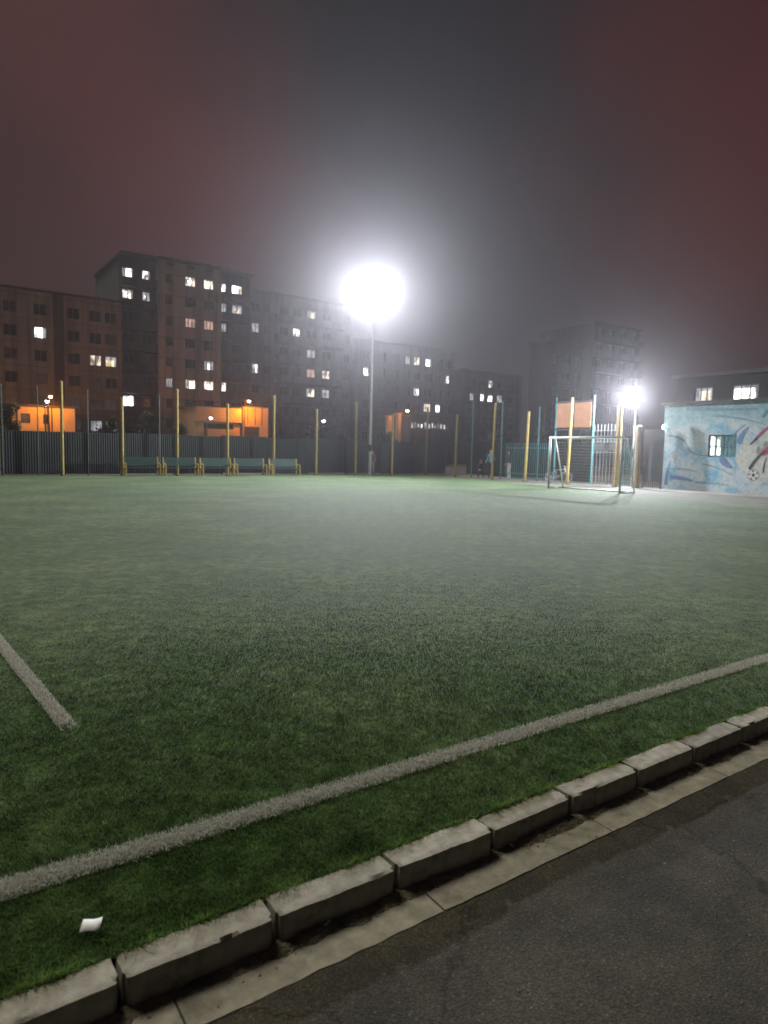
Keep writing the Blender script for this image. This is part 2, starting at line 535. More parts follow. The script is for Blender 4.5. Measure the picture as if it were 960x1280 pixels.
# ------------------------------------------------------------------ THE SETTING
def turf_end(v):                                   # where the turf stops on the right
    return 19.8 + 0.292 * v

sheet('ground', [(-190, -60), (230, -60), (230, 210), (-190, 210)], -0.13, M['ground'])
sheet('asphalt_path', [(-60, -30), (90, -30), (90, 1.818), (-60, 1.818)], -0.0985, M['asphalt'])
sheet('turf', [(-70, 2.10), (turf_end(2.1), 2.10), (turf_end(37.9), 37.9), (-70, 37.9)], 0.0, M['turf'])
sheet('apron', [(turf_end(2.1) - 0.4, 2.10), (29.9, 2.10), (29.9, 37.5), (turf_end(37.5) - 0.4, 37.5)], -0.012, M['apron'])
sheet('pavement', [(29.9, 2.10), (60, 2.10), (60, 37.5), (29.9, 37.5)], -0.012, M['pavement'])
sheet('yard', [(-70, 37.5), (60, 37.5), (60, 44), (-70, 44)], -0.03, M['ground'])

# concrete strip between the gutter and the asphalt, cast in lengths
band = link('path_edging', None); tag(band, kind='structure')
band.rotation_euler.z = TH
u = -6.2
k = 0
while u < 24:
    L = random.uniform(0.96, 1.0)
    mb = MB()
    nx = 40
    dz = random.uniform(-0.001, 0.001)
    grid = []
    for i in range(nx + 1):
        x = u + 0.004 + (L - 0.008) * i / nx
        e0 = 1.806 + 0.004 * mnoise.noise((x * 3.1, 0.3, 5.0)) + 0.005 * mnoise.noise((x * 13, 2.0, 1.0))
        e1 = 1.950 + 0.010 * mnoise.noise((x * 4.0, 7.0, 2.0))
        z = -0.0950 + dz + 0.0012 * mnoise.noise((x * 5, 1.0, 9.0))
        grid.append([(x, e0, -0.14), (x, e0 + 0.004, z), (x, e1 - 0.006, z + 0.001), (x, e1, -0.14)])
    vs = [p for g in grid for p in g]
    fs = [(i * 4 + j, i * 4 + 4 + j, i * 4 + 5 + j, i * 4 + 1 + j) for i in range(nx) for j in range(3)]
    fs += [(0, 1, 2, 3), tuple(nx * 4 + j for j in (3, 2, 1, 0))]
    mb.add(vs, fs)
    mb.build('length', M['band'], band)
    u += L; k += 1

# kerb stones, each a stone of its own
kerb = link('kerb', None); tag(kerb, kind='structure'); kerb.rotation_euler.z = TH
def kerb_stone(u0, L, seed):
    rnd = random.Random(seed)
    bm = bmesh.new()
    bmesh.ops.create_cube(bm, size=1.0)
    wv = 0.125
    bmesh.ops.scale(bm, vec=(L, wv, 0.20), verts=bm.verts)
    bmesh.ops.subdivide_edges(bm, edges=[e for e in bm.edges if abs((e.verts[0].co - e.verts[1].co).x) > 0.1], cuts=22)
    bmesh.ops.subdivide_edges(bm, edges=[e for e in bm.edges if abs((e.verts[0].co - e.verts[1].co).y) > 0.1], cuts=6)
    bmesh.ops.subdivide_edges(bm, edges=[e for e in bm.edges if abs((e.verts[0].co - e.verts[1].co).z) > 0.1], cuts=6)
    hx, hy, hz = L / 2, wv / 2, 0.10
    for q in bm.verts:
        c = q.co
        # round the arrises
        for a, b, r in ((0, 2, 0.005), (1, 2, 0.005), (0, 1, 0.005)):
            lim = (hx, hy, hz)
            da, db = lim[a] - abs(c[a]), lim[b] - abs(c[b])
            if da < r and db < r:
                s = (r - da) * (r - db) / r * 0.55
                c[a] -= math.copysign(s, c[a]); c[b] -= math.copysign(s, c[b])
        w = mnoise.noise_vector((c.x * 9 + seed * 3.7, c.y * 9, c.z * 9)) * 0.003
        w += mnoise.noise_vector((c.x * 32 + seed, c.y * 32, c.z * 32)) * 0.0016
        c += w
        # knocked corners on the path side
        if c.y < -hy * 0.55:
            d = hx - abs(c.x)
            ch = 0.022
            if d < ch:
                c.z -= (ch - d) * 0.25; c.y += (ch - d) * 0.55; c.x -= math.copysign((ch - d) * 0.35, c.x)
        if c.y < -hy * 0.8 and 0.3 < c.z / hz:
            n_ = mnoise.noise((c.x * 7 + seed * 11, 3.3, 0.2))
            if n_ > 0.30:
                c.z -= (n_ - 0.30) * 0.07; c.y += (n_ - 0.30) * 0.05
    me = bpy.data.meshes.new('stone'); bm.to_mesh(me); bm.free()
    me.materials.append(M['concrete'])
    me.polygons.foreach_set('use_smooth', [True] * len(me.polygons))
    me.set_sharp_from_angle(angle=R(24))
    o = link('stone', me, kerb)
    o.location = (u0 + L / 2, 2.046 + rnd.uniform(-0.006, 0.006), 0.006 - 0.10 + rnd.uniform(-0.005, 0.006))
    o.rotation_euler = (R(rnd.uniform(-1.6, 1.2)), R(rnd.uniform(-0.5, 0.5)), R(rnd.uniform(-0.7, 0.7)))
u0 = 0.4628 + 0.5066 * -11
for i in range(58):
    kerb_stone(u0 + 0.5066 * i + 0.005, 0.4960, i + 1)

# soil packed in the gutter, spilling over the edge of the concrete strip
mb = MB(); nx, ny = 1500, 9
us = np.linspace(-5, 23, nx)
vs = []
for i, uu in enumerate(us):
    lump = 0.5 + 0.5 * mnoise.noise((uu * 2.3, 4.0, 0.0))
    for j in range(ny):
        vv = 1.900 + (2.000 - 1.900) * j / (ny - 1)
        h = -0.1040 + 0.014 * (j / (ny - 1)) + 0.030 * max(0.0, lump * 1.5 - 0.35) * math.exp(-((vv - 1.957) / 0.033) ** 2)
        h += 0.008 * mnoise.noise((uu * 17, vv * 17, 3.0)) + 0.005 * mnoise.noise((uu * 55, vv * 55, 8.0)) + 0.004 * mnoise.noise((uu * 130, vv * 130, 1.0))
        vs.append((uu, vv, h))
mb.add(vs, [(i * ny + j, (i + 1) * ny + j, (i + 1) * ny + j + 1, i * ny + j + 1) for i in range(nx - 1) for j in range(ny - 1)])
o = mb.build('gutter', M['soil'], rz=TH, smooth=True); tag(o, kind='structure')

# grit and crumbs lying in the gutter and on the strip
mb = MB()
for i in range(900):
    uu = random.uniform(-0.6, 7.5)
    vv = random.gauss(1.955, 0.024) if random.random() < 0.75 else random.uniform(0.9, 1.93)
    zz = -0.094 if 1.81 < vv < 1.94 else -0.0985
    if vv > 1.94:
        zz = -0.094
    if vv > 1.982:
        continue
    r = random.uniform(0.002, 0.0065) * (1.5 if random.random() < 0.08 else 1)
    pts = [Vector((random.uniform(-1, 1), random.uniform(-1, 1), random.uniform(-0.7, 0.7))) for _ in range(6)]
    base = [(1, 0, 0), (-1, 0, 0), (0, 1, 0), (0, -1, 0), (0, 0, .7), (0, 0, -.7)]
    ps = [Vector((uu, vv, zz)) + (Vector(b) + p * 0.35) * r for b, p in zip(base, pts)]
    mb.add(ps, [(0, 2, 4), (2, 1, 4), (1, 3, 4), (3, 0, 4), (2, 0, 5), (1, 2, 5), (3, 1, 5), (0, 3, 5)], 0 if random.random() < 0.75 else 1)
o = mb.build('gravel', [M['soil'], M['band']], rz=TH); tag(o, kind='stuff')

# ---- turf fibres close to the camera (one mass of blades; the base sheet carries on beyond)
def blades(name, pts_uv, mat, height, z0=0.0, tint_lo=0.0, tint_hi=1.0, lean=0.6, tint=None):
    n = len(pts_uv)
    d = np.hypot(pts_uv[:, 0], pts_uv[:, 1])
    wdt = 0.0013 * np.maximum(1.0, (d / 2.6) ** 0.8) * RNG.uniform(0.7, 1.4, n)
    h = height * RNG.uniform(0.55, 1.15, n) * np.clip(1.25 - d / 7.0, 0.25, 1.0)
    a = RNG.uniform(0, 2 * np.pi, n)
    la = RNG.uniform(0, 2 * np.pi, n)
    lm = np.abs(RNG.normal(0, lean, n)) * h
    co = np.zeros((n, 5, 3), np.float32)
    dx, dy = np.cos(a) * wdt, np.sin(a) * wdt
    ox, oy = np.cos(la) * lm, np.sin(la) * lm
    x, y = pts_uv[:, 0], pts_uv[:, 1]
    co[:, 0] = np.stack([x - dx, y - dy, np.full(n, z0)], 1)
    co[:, 1] = np.stack([x + dx, y + dy, np.full(n, z0)], 1)
    co[:, 2] = np.stack([x + dx * .8 + ox * .4, y + dy * .8 + oy * .4, z0 + h * .62], 1)
    co[:, 3] = np.stack([x - dx * .8 + ox * .4, y - dy * .8 + oy * .4, z0 + h * .62], 1)
    co[:, 4] = np.stack([x + ox, y + oy, z0 + h], 1)
    me = bpy.data.meshes.new(name)
    me.vertices.add(n * 5)
    me.vertices.foreach_set('co', co.ravel())
    base = (np.arange(n) * 5)[:, None]
    loops = np.concatenate([base + [0, 1, 2, 3], base + [3, 2, 4]], 1).ravel().astype(np.int32)
    me.loops.add(n * 7)
    me.loops.foreach_set('vertex_index', loops)
    me.polygons.add(n * 2)
    st = (np.arange(n) * 7)[:, None] + [0, 4]
    me.polygons.foreach_set('loop_start', st.ravel().astype(np.int32))
    me.update(calc_edges=True)
    tv = RNG.uniform(tint_lo, tint_hi, n) if tint is None else tint
    at = me.attributes.new('tint', 'FLOAT', 'POINT')
    at.data.foreach_set('value', np.repeat(tv, 5).astype(np.float32))
    me.materials.append(mat)
    o = link(name, me)
    o.rotation_euler.z = TH
    return o


def scatter(n, dmin, dmax, half):
    """points spread evenly per image area in a wedge ahead of the camera, in (u, v)"""
    d = np.exp(RNG.uniform(np.log(dmin), np.log(dmax), n))
    ang = RNG.uniform(-half, half, n)                    # from the camera axis, clockwise
    x, y = d * np.sin(ang), d * np.cos(ang)
    return np.stack([x * UX + y * UY, x * VX + y * VY], 1)

SIDE = (2.596, 2.684)          # touch line
HALF = (0.625, 0.708)          # line across the pitch, worn away short of the touch line
HALF_END = 4.10
def half_u(v):                    # skewed so the line follows its pixel positions in the image
    return -0.0725 * (v - 4.08)
p = scatter(560000, 2.0, 9.5, R(42))
wob = RNG.normal(0, 0.010, len(p))
onside = (p[:, 1] > SIDE[0] + np.abs(wob)) & (p[:, 1] < SIDE[1] - np.abs(wob)) & (RNG.random(len(p)) > 0.06)
onhalf = (p[:, 0] - half_u(p[:, 1]) > HALF[0]) & (p[:, 0] - half_u(p[:, 1]) < HALF[1]) & (p[:, 1] > HALF_END)
far = np.hypot(p[:, 0], p[:, 1])
keep = (RNG.random(len(p)) < np.clip((9.5 - far) / 6.5, 0, 1)) & (p[:, 1] > 2.098) & (p[:, 0] < turf_end(p[:, 1]) - 0.05) & ~onside & ~onhalf
q = p[keep]
t = np.clip(RNG.beta(2.2, 2.6, len(q)), 0, 1) * 0.86
t = np.where(RNG.random(len(q)) < 0.012, 1.0, t)
edge = np.clip(1 - (q[:, 1] - 2.11) / 0.10, 0, 1)         # lusher, lighter fibres along the kerb
t = np.clip(t + edge * RNG.uniform(0, 0.28, len(q)), 0, 1)
tuft = np.stack([RNG.uniform(-1.0, 11.0, 26000), 2.112 - np.abs(RNG.normal(0, 0.010, 26000))], 1)
tuft = tuft[np.sin(tuft[:, 0] * 9.1) + np.sin(tuft[:, 0] * 23.7 + 1) + RNG.normal(0, .7, len(tuft)) > 0.1]
q = np.concatenate([q, tuft]); t = np.concatenate([t, np.clip(RNG.normal(0.82, 0.1, len(tuft)), 0, 1)])
hh_ = np.full(len(q), 0.023); hh_[-len(tuft):] = RNG.uniform(0.018, 0.046, len(tuft))
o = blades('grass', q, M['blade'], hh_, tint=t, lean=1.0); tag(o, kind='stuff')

# painted lines: the base strip and its own white fibres
def line_sheet(name, poly, pts):
    o = sheet(name, poly, 0.004, M['linepaint'])
    b = blades('fibres', pts, M['lineblade'], 0.026, z0=-0.002, tint_lo=0.0, tint_hi=1.0, lean=0.8)
    b.parent = o; b.rotation_euler.z = 0; b['kind'] = 'stuff'
    return o
ps = np.stack([RNG.uniform(-1.0, 19.0, 90000) ** 1.0, RNG.normal(0.5 * (SIDE[0] + SIDE[1]), 0.032, 90000).clip(SIDE[0] - 0.018, SIDE[1] + 0.018)], 1)
near = np.exp(RNG.uniform(np.log(0.6), np.log(20), 70000)) - 0.9
ps[:70000, 0] = near
line_sheet('touch_line', [(-60, SIDE[0]), (turf_end(2.6), SIDE[0]), (turf_end(2.6), SIDE[1]), (-60, SIDE[1])], ps)
vv = np.exp(RNG.uniform(np.log(4.0), np.log(14), 26000))
ph = np.stack([RNG.uniform(HALF[0] - 0.006, HALF[1] + 0.006, 26000) + half_u(vv), vv], 1)
ph = ph[ph[:, 1] > HALF_END - 0.22 * RNG.random(len(ph)) ** 3 + 0.10 * np.abs(np.sin((ph[:, 0] - half_u(ph[:, 1])) * 70))]
line_sheet('halfway_line', [(HALF[0] + .01, HALF_END + .06), (HALF[0] + .04, HALF_END + .02), (HALF[0] + .07, HALF_END + .07), (HALF[1] - .01, HALF_END + .13), (HALF[1] + half_u(36.5), 36.5), (HALF[0] + half_u(36.5), 36.5)], ph)


# small litter
def scrap(u, v, z, L, Wd, rz, label, tilt=8):
    mb = MB()
    n = 5
    vs = []
    for i in range(n):
        for j in range(3):
            x = (i / (n - 1) - .5) * L; y = (j / 2 - .5) * Wd
            vs.append((x, y, 0.10 * L * math.sin(i * 1.3 + j * 0.8) * 0.5 + 0.004))
    fs = [(i * 3 + j, i * 3 + 3 + j, i * 3 + 4 + j, i * 3 + 1 + j) for i in range(n - 1) for j in range(2)]
    mb.add(vs, fs)
    o = mb.build('paper_scrap', M['paper'], loc=W(u, v, z), smooth=True)
    o.rotation_euler = (R(tilt), R(-6), TH + rz)
    sd = o.modifiers.new('thick', 'SOLIDIFY'); sd.thickness = 0.0006
    return tag(o, label, 'litter')
scrap(0.43, 2.26, 0.024, 0.062, 0.048, R(-28), 'pale folded paper scrap lying on the turf just behind the kerb', 12)
scrap(1.16, 1.966, -0.085, 0.034, 0.022, R(20), 'crumpled white paper scrap in the gutter soil, nearest the camera', 25)
scrap(2.07, 1.968, -0.086, 0.018, 0.014, R(60), 'tiny white scrap in the gutter beside a middle kerb joint', 30)
scrap(3.08, 1.966, -0.086, 0.028, 0.012, R(70), 'small upright white scrap in the gutter, farther along the kerb', 55)

# ------------------------------------------------------------------ FENCES AND POSTS
FV, FU = 38.45, 30.2
def post(u, v, h, label, r=0.075, mat='yellow', name='fence_post', group='yellow posts round the pitch', z0=-0.03, lean=0.0):
    e = root(name, u, v, z0, label=label, cat='post', group=group)
    mb = MB(); mb.tube([(0, 0, 0), (lean * .5, 0, h * .5), (lean, 0, h)], r, 10)
    mb.build('pole', M[mat], e, smooth=False)
    mb = MB(); mb.tube([(lean, 0, h), (lean, 0, h + 0.03), (lean, 0, h + 0.06)], [r * 1.12, r * 1.12, r * .5], 10)
    mb.build('cap', M[mat], e)
    mb = MB(); mb.tube([(0, 0, 0.0), (0, 0, 0.05)], r * 1.9, 10)
    mb.build('collar', M['darkmetal'], e)
    return e
lefts = [
    'tall yellow post in front of the orange-lit wall at the far left',
    'short yellow post rising behind the end of the leftmost green bench',
    'tall yellow post below the pale tower wall, behind the bench row',
    'short yellow post in front of the brightest orange lit shop front',
    'tall yellow post at the right end of the orange-lit wing wall, behind the fourth bench',
    'short yellow post just right of the rightmost green bench',
    'tall yellow post just left of the big floodlight pole',
    'short yellow post just right of the big floodlight pole']
for i in range(8):
    post(FU - 2.985 * (8 - i), FV, 4.80 if i % 2 == 0 else 4.15, lefts[i])
rights = [
    'tall yellow post at the far corner, in front of the lit shop strip',
    'short yellow post midway between the far corner and the people behind the fence',
    'tall yellow post between the crouching person and the teal shirt',
    'short yellow post by the thin pickets, right of the person in white trousers',
    'tall yellow post crossing the orange board behind the goal']
for i in range(5):
    post(FU + (0.35 if i == 2 else 0), FV - 3.22 * i, 4.80 if i % 2 == 0 else 4.15, rights[i], lean=(0.12 if i > 1 else 0.05))
post(30.7, 22.72, 4.7, 'thick yellow post beside the small lit lamp at the gate', r=0.11, lean=0.10)
post(31.0, 22.98, 4.3, 'tan wooden post pressed against the thick yellow post at the gate', r=0.085, mat='wood', name='gate_post', group=None)
post(31.1, 21.72, 3.2, 'stout tan post at the left edge of the grey gate panel', r=0.13, mat='wood', name='gate_post', group=None)
post(31.25, 21.98, 3.15, 'thin pale post left of the stout tan gate post', r=0.045, mat='whitemetal', name='gate_post', group=None)
thin = [(3.66, 'thinnest pale green post at the left border of the photo'), (5.28, 'thin pale green post in front of the left orange-lit wall, near the white lamp'),
        (7.68, 'thin pale green post between the first and second yellow posts from the left'), (11.46, 'thin pale green post between the second and third yellow posts from the left')]
for uu, l in thin:
    post(uu, 39.0, 4.5, l, r=0.028, mat='palegreen', name='net_post', group='thin posts behind the fence')
for vv_, hh, l in ((35.05, 5.1, 'thin teal post left of the people behind the fence'), (32.21, 5.0, 'thin teal post between the person in teal and the person in white trousers'),
               (29.03, 4.5, 'thin teal post among the pickets left of the goal')):
    post(31.5, vv_, hh, l, r=0.04, mat='teal', name='net_post', group='thin posts behind the fence')

# dark green corrugated sheet fence behind the posts
def sheet_fence(name, label, u, v, rz, length, h, step=3.0):
    e = root(name, u, v, -0.03, rz=rz, label=label, cat='fence')
    n = int(round(length / step)); s = length / n
    prof = []
    k = 0
    for i in range(int(s / 0.06)):
        x = 0.03 + i * 0.06
        prof.append((x, 0.0 if i % 2 else 0.028))
    mb = MB()
    m = len(prof)
    vs = [(x, y, 0.08) for x, y in prof] + [(x, y, h) for x, y in prof]
    mb.add(vs, [(i, i + 1, i + 1 + m, i + m) for i in range(m - 1)])
    me = mb.mesh('panel', M['greensheet'])
    mb = MB(); mb.box(-0.035, 0.035, 0.03, 0.10, 0, h + 0.05)
    mp = mb.mesh('post', M['greensheet'])
    mb = MB()
    mb.box(0.035, s - 0.035, 0.035, 0.075, h * .82, h * .82 + 0.05); mb.box(0.035, s - 0.035, 0.035, 0.075, 0.3, 0.35)
    mr = mb.mesh('rail', M['greensheet'])
    for i in range(n):
        for nm, d in (('panel', me), ('post', mp), ('rail', mr)):
            c = link(nm, d, e); c.location = (i * s, 0, 0)
            if nm == 'panel':
                c.location.z = random.uniform(-0.05, 0.06)
                sd = c.modifiers.new('thick', 'SOLIDIFY'); sd.thickness = 0.004
    return e
sheet_fence('sheet_fence', 'long dark green corrugated sheet fence behind the benches', -11, 39.6, TH, 44, 2.33)
sheet_fence('sheet_fence', 'dark sheet fence running behind the standing people on the right', 34.2, 38.6, TH - math.pi / 2, 11.6, 2.5, 2.9)

# picket fence and gate on the right
def pickets(name, label, u, v, length, tiers, step, r, mat, rails, band=None, cat='fence'):
    e = root(name, u, v, -0.012, rz=TH - math.pi / 2, label=label, cat=cat)
    n = int(length / step)
    for z0, z1 in tiers:
        for i in range(n + 1):
            x = i * step
            mb = MB(); mb.tube([(x, 0, z0), (x, 0, z1 - .05), (x, 0, z1)], [r, r, r * .3], 6)
            mb.build('picket', M[mat], e)
    for z in rails:
        mb = MB(); mb.box(-0.03, n * step + 0.03, r, r + 0.03, z, z + 0.045)
        mb.build('rail', M[mat], e)
    if band:
        mb = MB(); mb.box(-0.02, n * step + 0.02, -0.02, 0.0 - r, band[0], band[1])
        mb.build('panel', M['greypanel'], e)
    return e
pickets('picket_fence', 'low fence of thin grey-teal pickets left of the goal', 31.35, 31.6, 3.6, [(0.05, 2.35)], 0.16, 0.016, 'teal', (0.4, 2.0))
pickets('picket_gate', 'tall pale picket gate with a solid grey middle, behind the goal', 31.15, 24.6, 1.76, [(0.08, 1.95), (2.30, 3.36)], 0.22, 0.019, 'galv', (0.15, 1.8, 2.4, 3.0), (1.93, 2.36), 'gate')
pickets('picket_fence', 'short run of pickets under the small lit lamp', 31.35, 22.75, 0.85, [(0.05, 2.2)], 0.14, 0.02, 'teal', (0.3, 1.9))

# grey sheet door next to the painted building, with pickets showing under it
e = root('sheet_gate', 31.5, 21.62, -0.012, rz=TH - math.pi / 2, label='plain grey sheet gate beside the painted wall, bars showing beneath it', cat='gate')
mb = MB(); mb.box(0, 1.02, -0.03, 0.03, 0.42, 3.0); mb.build('panel', M['greypanel'], e, bevel=0.01)
mb = MB()
mb.box(-0.05, 0, -0.04, 0.04, 0, 3.05); mb.box(1.02, 1.07, -0.04, 0.04, 0, 3.05); mb.box(0, 1.02, -0.04, 0.04, 3.0, 3.06); mb.box(0, 1.02, -0.035, 0.035, 0.36, 0.42)
mb.build('frame', M['greypanel'], e)
for i in range(8):
    mb = MB(); x = 0.07 + i * 0.126; mb.tube([(x, 0, 0.02), (x, 0, 0.36)], 0.016, 6); mb.build('bar', M['darkmetal'], e)
mb = MB(); mb.tube([(0.12, -0.03, 1.25), (0.12, -0.08, 1.25), (0.12, -0.08, 1.40), (0.12, -0.03, 1.40)], 0.014, 6); mb.build('handle', M['galv'], e)

# orange board on two teal posts behind the goal
e = root('board_stand', 31.3, 27.55, -0.012, rz=TH - math.pi / 2, label='orange wooden board high on two teal posts behind the goal', cat='board')
for x in (0.02, 2.72):
    mb = MB(); mb.tube([(x, 0, 0), (x, 0, 5.0)], 0.05, 10); mb.build('pole', M['teal'], e)
mb = MB(); mb.box(0.14, 2.60, -0.09, -0.055, 3.22, 4.62); mb.build('board', M['orangeboard'], e, bevel=0.01)
mb = MB(); mb.box(0.0, 2.74, -0.05, -0.02, 3.06, 3.14); mb.box(0.0, 2.74, -0.05, -0.02, 4.66, 4.74)
mb.box(1.35, 1.40, -0.105, -0.09, 3.22, 4.62); mb.build('rail', M['darkmetal'], e)

# ------------------------------------------------------------------ GOAL
GU, GV0, GV1, GH = 25.3, 22.55, 18.5, 2.45
e = root('goal', GU, GV0, -0.012, rz=TH - math.pi / 2, label='small white steel football goal with a thin net and slanted back stays', cat='goal')
GW = GV0 - GV1
for x in (0, GW):
    mb = MB(); mb.tube([(x, 0, 0), (x, 0, GH)], 0.05, 10); mb.build('goal_post', M['whitemetal'], e, smooth=True)
    mb = MB(); mb.tube([(x, 0, GH - 0.05), (x, 0.35, GH - 0.05), (x, 1.05, 0.04)], 0.032, 8); mb.build('back_stay', M['whitemetal'], e, smooth=True)
    mb = MB(); mb.tube([(x, 0.03, 0.035), (x, 1.05, 0.035)], 0.03, 8); mb.build('ground_bar', M['galv'], e, smooth=True)
mb = MB(); mb.tube([(-0.05, 0, GH), (GW + 0.05, 0, GH)], 0.05, 10); mb.build('crossbar', M['whitemetal'], e, smooth=True)
mb = MB(); mb.tube([(0, 1.05, 0.035), (GW, 1.05, 0.035)], 0.03, 8); mb.build('ground_bar', M['galv'], e, smooth=True)
mb = MB()
def netpt(x, t):
    if t < 0.15:
        return Vector((x, 0.03 + t / 0.15 * 0.32, GH - 0.05))
    s = (t - 0.15) / 0.85
    return Vector((x, 0.35 + s * 0.70 + 0.12 * math.sin(s * 3.1) * (0.6 + 0.4 * math.sin(x * 2)), GH - 0.05 - s * (GH - 0.12)))
for i in range(26):
    x = GW * i / 25
    mb.tube([netpt(x, t / 14) for t in range(15)], 0.0022, 3, caps=False)
for j in range(1, 19):
    mb.tube([netpt(GW * i / 25, j / 19) for i in range(26)], 0.0022, 3, caps=False)
mb.build('net', M['whitemetal'], e)

# ------------------------------------------------------------------ BENCHES
def make_bench(L):
    e = link('bench', None)
    # cast side frame, seen end-on as a yellow curl
    side = [(-0.30, 0.0), (-0.22, 0.0), (-0.16, 0.36), (0.16, 0.36), (0.24, 0.0), (0.33, 0.0), (0.25, 0.40), (0.34, 1.03), (0.26, 1.05), (0.16, 0.46), (-0.18, 0.46), (-0.20, 0.62), (0.10, 0.66), (0.10, 0.71), (-0.27, 0.68)]
    for x in (0.0, L - 0.07):
        mb = MB(); mb.prism(side, x, x + 0.07, 'x'); mb.build('side_frame', M['yellow'], e, bevel=0.012)
    mb = MB()
    for y in (-0.19, -0.09, 0.01, 0.11):
        mb.box(0.07, L - 0.07, y, y + 0.085, 0.445, 0.475)
    mb.build('seat', M['benchgreen'], e)
    mb = MB()
    for z in (0.56, 0.68, 0.80, 0.92):
        y = 0.175 + (z - 0.46) * 0.17
        mb.box(0.07, L - 0.07, y, y + 0.03, z, z + 0.10, rot=Matrix.Rotation(R(-9), 3, 'X'))
    mb.build('backrest', M['benchgreen'], e)
    return e
bl = ['leftmost green slatted bench with yellow cast ends, by the second yellow post',
      'second green bench from the left, below the pale tower wall',
      'middle green bench of the row, below the brightest orange shop front',
      'fourth green bench from the left, just left of the gap before the last bench',
      'rightmost green bench of the row, left of the floodlight pole']
bspans = [(9.15, 11.05), (11.25, 13.10), (13.35, 15.20), (15.40, 17.25), (17.62, 19.55)]
proto = make_bench(1.88)
note_kids()
for i, (a, b) in enumerate(bspans):
    o = proto if i == 0 else copy_tree(proto)
    o.location = W(a, 37.55, -0.02); o.rotation_euler.z = TH + R(random.uniform(-1.5, 1.5))
    tag(o, bl[i], 'bench', 'benches along the far side of the pitch')


# ------------------------------------------------------------------ FLOODLIGHTS AND STREET LAMPS
def point(name, loc, power, col, r=0.15, parent=None):
    d = bpy.data.lights.new(name, 'POINT')
    d.energy = power; d.color = col; d.shadow_soft_size = r
    o = bpy.data.objects.new(name, d); COL.objects.link(o)
    if parent is not None:
        o.parent = parent
    o.location = loc
    return o

def flood(name, loc, power, col, size, tilt, parent, yaw=0.0):
    d = bpy.data.lights.new(name, 'AREA')
    d.shape = 'DISK'; d.size = size; d.energy = power; d.color = col
    o = bpy.data.objects.new(name, d); COL.objects.link(o); o.parent = parent
    o.location = loc
    o.rotation_euler = Vector((-math.sin(R(yaw)) * math.cos(R(tilt)), math.cos(R(yaw)) * math.cos(R(tilt)), math.sin(R(tilt)))).to_track_quat('Z', 'Y').to_euler()
    return o

FLOOD_W, GATE_W = 17000.0, 3900.0
def floodlight(u, v, H, r0, r1, rz, label, nheads, power, hs, tilt=4, fan=38):
    e = root('floodlight', u, v, -0.02, rz=rz, label=label, cat='floodlight')
    mb = MB(); mb.tube([(0, 0, 0), (0, 0, H * .33), (0, 0, H * .66), (0, 0, H)], [r0, r0 * .9, (r0 + r1) / 2, r1], 12)
    mb.build('pole', M['polepaint'], e, smooth=True)
    mb = MB(); mb.box(-r0 * 2.2, r0 * 2.2, -r0 * 2.2, r0 * 2.2, 0, 0.03); mb.build('base_plate', M['galv'], e)
    mb = MB(); mb.box(-r0 * 1.0, r0 * 1.0, -r0 * 1.0 - 0.10, -r0 * 0.8, 1.6, 2.05); mb.build('fuse_box', M['darkmetal'], e, bevel=0.01)
    wd = nheads * hs * 1.25
    mb = MB(); mb.box(-wd / 2, wd / 2, -0.04, 0.04, H, H + 0.08); mb.build('crossarm', M['galv'], e)
    for i in range(nheads):
        x = (i - (nheads - 1) / 2) * hs * 1.22
        h = MB()
        rt = Matrix.Rotation(R(-32), 3, 'X')
        pv = (x, -0.12, H + 0.18 + hs * .4)
        h.box(x - hs / 2, x + hs / 2, -0.20, -0.06, H + 0.14, H + 0.14 + hs * .8, rot=rt, piv=pv)
        for k in range(6):
            xx = x - hs * .42 + k * hs * .168
            h.box(xx - 0.008, xx + 0.008, -0.058, 0.0, H + 0.16, H + 0.12 + hs * .78, rot=rt, piv=pv)
        hh = h.build('lamp_head', M['darkmetal'], e)
        l = MB(); l.box(x - hs * .46, x + hs * .46, -0.215, -0.203, H + 0.14 + hs * .04, H + 0.14 + hs * .76, rot=rt, piv=pv)
        l.build('lens', M['lens'], hh)
        ya = (i - (nheads - 1) / 2) * fan
        flood('floodlight_light', (x, -0.32, H + 0.16 + hs * .3), power / nheads, (0.90, 0.94, 1.0), hs * .9, tilt, e, ya)
    return e
floodlight(24.98, 37.85, 11.45, 0.10, 0.055, R(-6), 'tall grey pole carrying the brightest white floodlight at the far side of the pitch', 3, FLOOD_W, 0.55)
floodlight(31.95, 22.62, 4.55, 0.06, 0.045, TH - math.pi / 2, 'small white floodlight on a short pole behind the gate, left of the painted wall', 2, GATE_W, 0.36, 14, 0)


